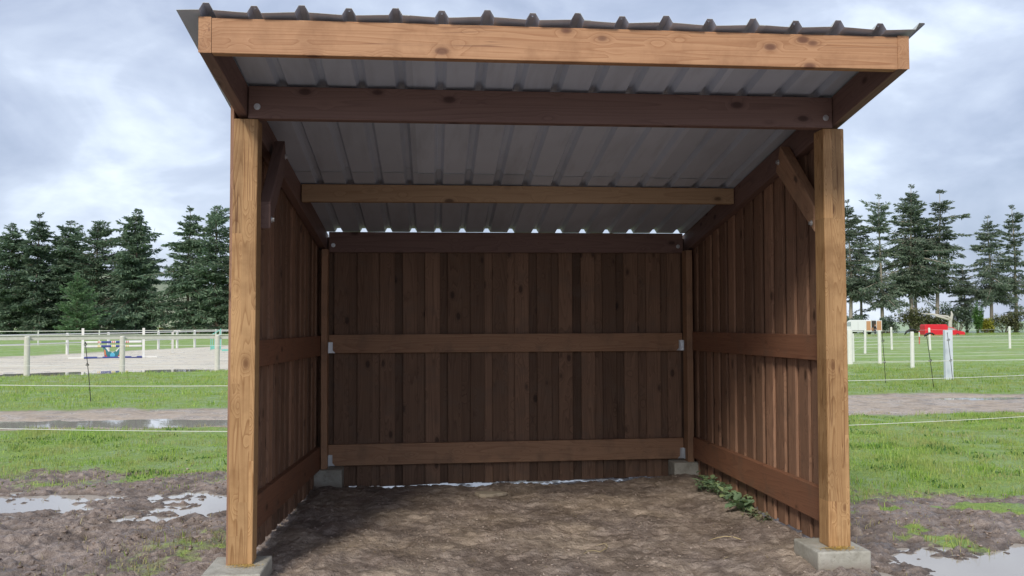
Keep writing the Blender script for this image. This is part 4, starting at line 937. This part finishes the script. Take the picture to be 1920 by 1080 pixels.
# ------------------------------------------------------------------ trees
def conifer(seed, Ht, base_f, rad, n_whorl, gap, droop, spray, top_pow=.85, dens=1.0, irregular=.25, twin=None, lean=0.0):
    """returns crown triangles (V) and trunk/limb MB.  Crown is thousands of needle sprays hung along modelled branches."""
    g = np.random.default_rng(seed); mb = MB(); sway = g.normal(0, .012*Ht, 6)
    def axis(f): return np.array([np.interp(f, np.linspace(0, 1, 6), np.cumsum(np.concatenate([[0], sway[1:]]))*.5)+lean*f*Ht, np.interp(f, np.linspace(0, 1, 6), np.cumsum(np.concatenate([[0], sway[::-1][1:]]))*.5), f*Ht])
    r0 = Ht*.0155
    mb.tube([axis(f) - (np.array([0, 0, .5]) if f == 0 else 0) for f in np.linspace(0, 1, 12)], [r0*(1.25 if i == 0 else 1)*(1-.96*f)+.02 for i, f in enumerate(np.linspace(0, 1, 12))], 8)
    Cs, Ds, Ls, Ws = [], [], [], []
    side = g.random(48)*2*irregular + (1-irregular)
    n_whorl = int(n_whorl*1.9); fs_ = np.sort(g.random(n_whorl)*.97 + np.where(g.random(n_whorl) < .12, .02, 0))**.95; fs_[-4:] = (.965, .975, .985, .993)
    lobes = g.normal(0, 1, (4, 3))
    for w in range(n_whorl):
        f = base_f + (1-base_f)*fs_[w]; u = (f-base_f)/(1-base_f)
        prof = (1-u)**top_pow*(1 - .35*math.exp(-u*9))
        nb = int(g.integers(2, 5)); a0 = g.random()*6.28
        for b in range(nb):
            if g.random() < gap*(1-.45*u): continue
            a = a0 + 6.283*b/nb + g.normal(0, .25); sec = side[int((a % 6.283)/6.283*8) + 8*int(u*5.99)]
            lob = 1 + .22*sum(math.sin(l0*2+a*(i_+1)+u*7*l1) for i_, (l0, l1, l2) in enumerate(lobes))/1.6; big = 1.45 if g.random() < .07 else 1
            ln = max(.12, rad*prof*sec*lob*big*g.uniform(.5, 1.2)) + .004*Ht
            el0 = .75*u**1.6 + g.normal(.04, .2) - droop*.3; p = axis(f); pts = [p]; ns = 5; dz = el0
            for k in range(ns):
                dz -= droop*(.32 if k < 3 else -.12); d = np.array([math.cos(a)*math.cos(dz), math.sin(a)*math.cos(dz), math.sin(dz)]); pts.append(pts[-1]+d*ln/ns)
            mb.tube(pts, [max(.012, ln*.018*(1-.8*k/ns)) for k in range(ns+1)], 3, cap=False)
            nsp = int((9 + ln*21)*dens); P_ = np.array(pts)
            tt = g.random(nsp)**.75*.93 + .07
            q = tt*ns; i = np.minimum(q.astype(int), ns-1); fr = (q-i)[:, None]; c = P_[i]*(1-fr)+P_[i+1]*fr; d = (P_[i+1]-P_[i]); d /= np.linalg.norm(d, axis=1)[:, None]
            sd = g.normal(0, 1, (nsp, 3)); sd[:, 2] = sd[:, 2]*.35 - .25; wdt = (ln*.16*(1.15-tt))[:, None]
            c = c + sd*wdt*np.array([1, 1, .5])
            dd = d*.9 + sd*.65; dd[:, 2] -= .35*droop + .05; dd /= np.linalg.norm(dd, axis=1)[:, None]
            Cs.append(c); Ds.append(dd); Ls.append(g.uniform(.55, 1.2, nsp)*spray*(.45+.55*min(1, ln/2.2))); Ws.append(g.uniform(.20, .36, nsp))
    C = np.concatenate(Cs); Dd = np.concatenate(Ds); L_ = np.concatenate(Ls); W_ = np.concatenate(Ws)*L_
    n = len(C); s = np.cross(Dd, g.normal(0, 1, (n, 3))); s /= np.linalg.norm(s, axis=1)[:, None]
    # each spray: kite of two triangles with a fold, ragged tip
    nn = np.cross(Dd, s); V = np.empty((n, 5, 3)); j = g.uniform(.7, 1.3, (n, 3))
    V[:, 0] = C; V[:, 1] = C + Dd*(L_*.55)[:, None] + s*(W_*j[:, 0])[:, None]*.5 - nn*(W_*.15)[:, None]; V[:, 2] = C + Dd*(L_*.72*j[:, 2])[:, None] + nn*(W_*.12)[:, None]
    V[:, 3] = C + Dd*(L_*.5)[:, None] - s*(W_*j[:, 1])[:, None]*.5 - nn*(W_*.15)[:, None]; V[:, 4] = C + Dd*L_[:, None]
    b = np.arange(n)[:, None]*5; F3 = np.concatenate([b+np.array([[0, 1, 2]]), b+np.array([[0, 2, 3]]), b+np.array([[1, 4, 2]]), b+np.array([[2, 4, 3]])], 1).reshape(-1, 3)
    return V.reshape(-1, 3), F3, mb
def make_tree(name, spec, mat, bark):
    V, F3, mb = conifer(**spec); root = empty(name)
    mb.build('trunk', bark, root, smooth=True); np_mesh('crown', V, F3, mat, root); return root
SP_L = [dict(seed=1, Ht=20, base_f=.02, rad=5.6, n_whorl=60, gap=.04, droop=.35, spray=.72, dens=1.15, top_pow=.62, irregular=.42),
        dict(seed=2, Ht=20, base_f=.03, rad=5.4, n_whorl=58, gap=.06, droop=.25, spray=.66, dens=1.0, top_pow=.55, irregular=.45),
        dict(seed=3, Ht=20, base_f=.015, rad=5.7, n_whorl=60, gap=.05, droop=.4, spray=.72, dens=1.15, top_pow=.58, irregular=.42)]
SP_R = [dict(seed=11, Ht=28, base_f=.27, rad=6.2, n_whorl=44, gap=.16, droop=.35, spray=.7, dens=1.1, top_pow=.7, irregular=.45),
        dict(seed=12, Ht=28, base_f=.20, rad=5.0, n_whorl=42, gap=.26, droop=.3, spray=.7, dens=1.0, top_pow=.62, irregular=.5),
        dict(seed=13, Ht=28, base_f=.30, rad=5.8, n_whorl=42, gap=.2, droop=.35, spray=.7, dens=1.05, top_pow=.75, irregular=.5)]
SP_L += [dict(SP_L[0], seed=5, top_pow=.7, irregular=.5, rad=5.6), dict(SP_L[1], seed=7, gap=.12, irregular=.55, rad=5.9, lean=.01)]
SP_R += [dict(SP_R[1], seed=15, gap=.34, irregular=.6, base_f=.14), dict(SP_R[2], seed=17, gap=.18, rad=6.4, lean=-.012)]
protoL = [make_tree('conifer_tree', s, M_needle, M_bark) for s in SP_L]; protoR = [make_tree('conifer_tree', s, M_needle_r, M_barkpale) for s in SP_R]
protoS = make_tree('conifer_tree', dict(seed=21, Ht=9.5, base_f=.01, rad=3.9, n_whorl=34, gap=.06, droop=-.1, spray=.5, dens=1.2, top_pow=.8, irregular=.25), M_needle_l, M_bark)
usedp = set()
def plant_tree(proto, x, y, h, h0, rz, sxy, label, group):
    o = proto if id(proto) not in usedp else copy_tree(proto)
    usedp.add(id(proto)); o.location = (x, y, H1(x, y)-.1); o.rotation_euler = (0, 0, rz); k = h/h0; o.scale = (k*sxy, k*sxy, k); tag(o, label, 'conifer', group); return o
GL, GR = 'dark conifers behind the arena', 'tall conifers beyond the vans'
TL = [(0, -64.1, 151.9, 17.9, 1.0, 1.05, 'dark conifer standing leftmost behind the arena'), (3, -59.4, 150.5, 19.4, 2.1, .95, 'dark conifer second from the left, taller than its neighbours'),
      (2, -55.1, 153, 18.6, .3, 1.0, 'dark pointed conifer directly behind the small fresh green conifer'), (4, -50.6, 151, 18.2, 3.3, 1.05, 'broad topped dark conifer right of the small fresh green conifer'),
      (2, -43.9, 149.8, 20.3, 5.0, .92, 'dark conifer with ragged leaning top left of the pale gap'), (3, -35.6, 149.2, 20.4, .7, .92, 'pointed conifer just right of the pale gap in the row'),
      (4, -31.2, 148.7, 20.5, 4.2, .95, 'dark conifer nearest the left post of the shelter'), (1, -26.6, 148.4, 19.6, 2.9, 1.0, 'dark conifer partly hidden behind the left post'),
      (2, -47.0, 158, 15.5, 1.9, 1.0, 'shorter dark conifer filling the row behind the ragged topped one'), (1, -22.0, 148, 19.0, 5.5, 1.0, 'dark conifer hidden behind the shelter wall'),
      (2, -58.0, 160, 15.0, 2.2, 1.25, 'low wide dark conifer at the back behind the second and third')]
for (p, x, y, h, rz, sx, lab) in TL: plant_tree(protoL[p], x, y, h, 20, rz, sx, lab, GL)
plant_tree(protoS, -49.4, 139.0, 9.3, 9.5, .4, 1.0, 'small fresh green conifer in front of the dark row', None)
TR = [(0, 89.2, 178, 27.6, .5, .95, 'tall conifer rising directly beside the right post'), (3, 92.6, 180, 23.6, 1.4, .85, 'thin shorter conifer between the right post and the slim spire'), (1, 95.2, 176.2, 28.2, 3.0, .9, 'slim spire topped conifer above the white van door'),
      (0, 101.2, 175.6, 30.4, 4.0, 1.0, 'tallest conifer with pale bare lower trunk'), (2, 103.3, 177.5, 28.8, .9, .8, 'twin topped conifer crowding the tallest one'), (4, 106.2, 175.1, 29.2, 2.2, 1.0, 'broad conifer above the red van'),
      (4, 112.6, 175, 14.0, 5.2, 1.2, 'low dark conifer at the right end above the yellow shrub'), (0, 117.3, 174, 24.0, 1.1, 1.0, 'tall conifer past the red van bonnet'), (3, 122.2, 173.5, 26.0, 3.6, 1.0, 'rightmost tall conifer in the line'), (3, 84.5, 180, 26.0, 4.4, 1.0, 'tall conifer hidden behind the right post')]
for (p, x, y, h, rz, sx, lab) in TR: plant_tree(protoR[p], x, y, h, 28, rz, sx, lab, GR)
# lower growth at the foot of the right hand trees
def shrub(name, seed, w, h, n, leaf, mat, loc, label, cat='shrub'):
    g = np.random.default_rng(seed); root = empty(name, (loc[0], loc[1], H1(*loc)-.05)); tag(root, label, cat, 'shrubs under the right trees'); m = MB()
    k = 9; cx = g.uniform(-.42, .42, (k, 1))*w; cy = g.uniform(-.3, .3, (k, 1))*w*.6; cz = g.uniform(.25, .75, (k, 1))*h; cc = np.concatenate([cx, cy, cz], 1)
    for q in cc: m.tube([(q[0]*.2, q[1]*.2, 0), (q[0]*.6, q[1]*.6, q[2]*.6), tuple(q)], [.09, .05, .02], 5)
    i = g.integers(0, k, n); rr = g.normal(0, 1, (n, 3)); rr /= np.linalg.norm(rr, axis=1)[:, None]; c = cc[i] + rr*(g.random((n, 1))**.4)*np.array([w*.24, w*.2, h*.27]); c[:, 2] = np.maximum(c[:, 2], .05)
    m.build('stems', M_bark, root, smooth=True)
    tri_soup('leaves', mat, c, g.uniform(.6, 1.3, n)*leaf, g.uniform(.3, .6, n)*leaf, g.uniform(0, 6.28, n), g.uniform(-.8, .9, n), root)
shrub('olive_shrub', 1, 7.5, 5.2, 3400, .55, M_olive, (99.0, 171), 'broad olive green shrub left of the tallest pale trunk'); shrub('olive_shrub', 2, 6.0, 4.2, 2800, .5, M_olive, (104.0, 170), 'olive shrub directly behind the middle of the red van')
shrub('dark_shrub', 3, 4.5, 3.6, 2200, .5, M_needle_r, (93.7, 171), 'dark green shrub beside the open white van door'); shrub('dark_shrub', 4, 6.5, 6.5, 3000, .6, M_needle_r, (108.3, 171.5), 'tall dark shrub beneath the broad conifer')
shrub('yellow_shrub', 5, 3.6, 3.4, 1800, .5, M_yellowleaf, (112.3, 168), 'bright yellow leafed shrub right of the red van'); shrub('dark_shrub', 6, 5.5, 3.8, 2200, .5, M_needle_r, (88.0, 174), 'dark shrub behind the white van roof')
shrub('olive_shrub', 7, 8, 4.6, 2800, .55, M_olive, (118, 171), 'olive shrub past the yellow one at the end of the row')
shrub('ivy_column', 8, 1.8, 6.5, 2600, .4, M_ivy, (108.9, 165.5), 'ivy covered stump rising behind the red van bonnet', 'ivy')
# hill behind the left trees, wooded edge line far right
hx = np.linspace(-420, 60, 60); hy = np.linspace(520, 900, 16); HX, HY = np.meshgrid(hx, hy)
HZ = -2 + 46*np.sin(np.pi*np.clip((HY-520)/380, 0, 1))*sstep(60, -60, HX)*(.75+.5*fbm(HX, HY, 160, 99)) 
ii = np.arange(HX.size).reshape(HX.shape); qq = np.stack([ii[:-1, :-1], ii[:-1, 1:], ii[1:, 1:], ii[1:, :-1]], -1).reshape(-1, 4)
th = NT('hill_fields'); Ph = th.new('NewGeometry').outputs['Position']
o = np_mesh('hill', np.stack([HX, HY, HZ], -1).reshape(-1, 3), qq, th.set(th.ramp(th.noise(Ph, .012, 4, .6), [(.35, (.16, .20, .13)), (.5, (.26, .29, .19)), (.65, (.33, .34, .25))]), .9), smooth=True); tag(o, kind='structure')
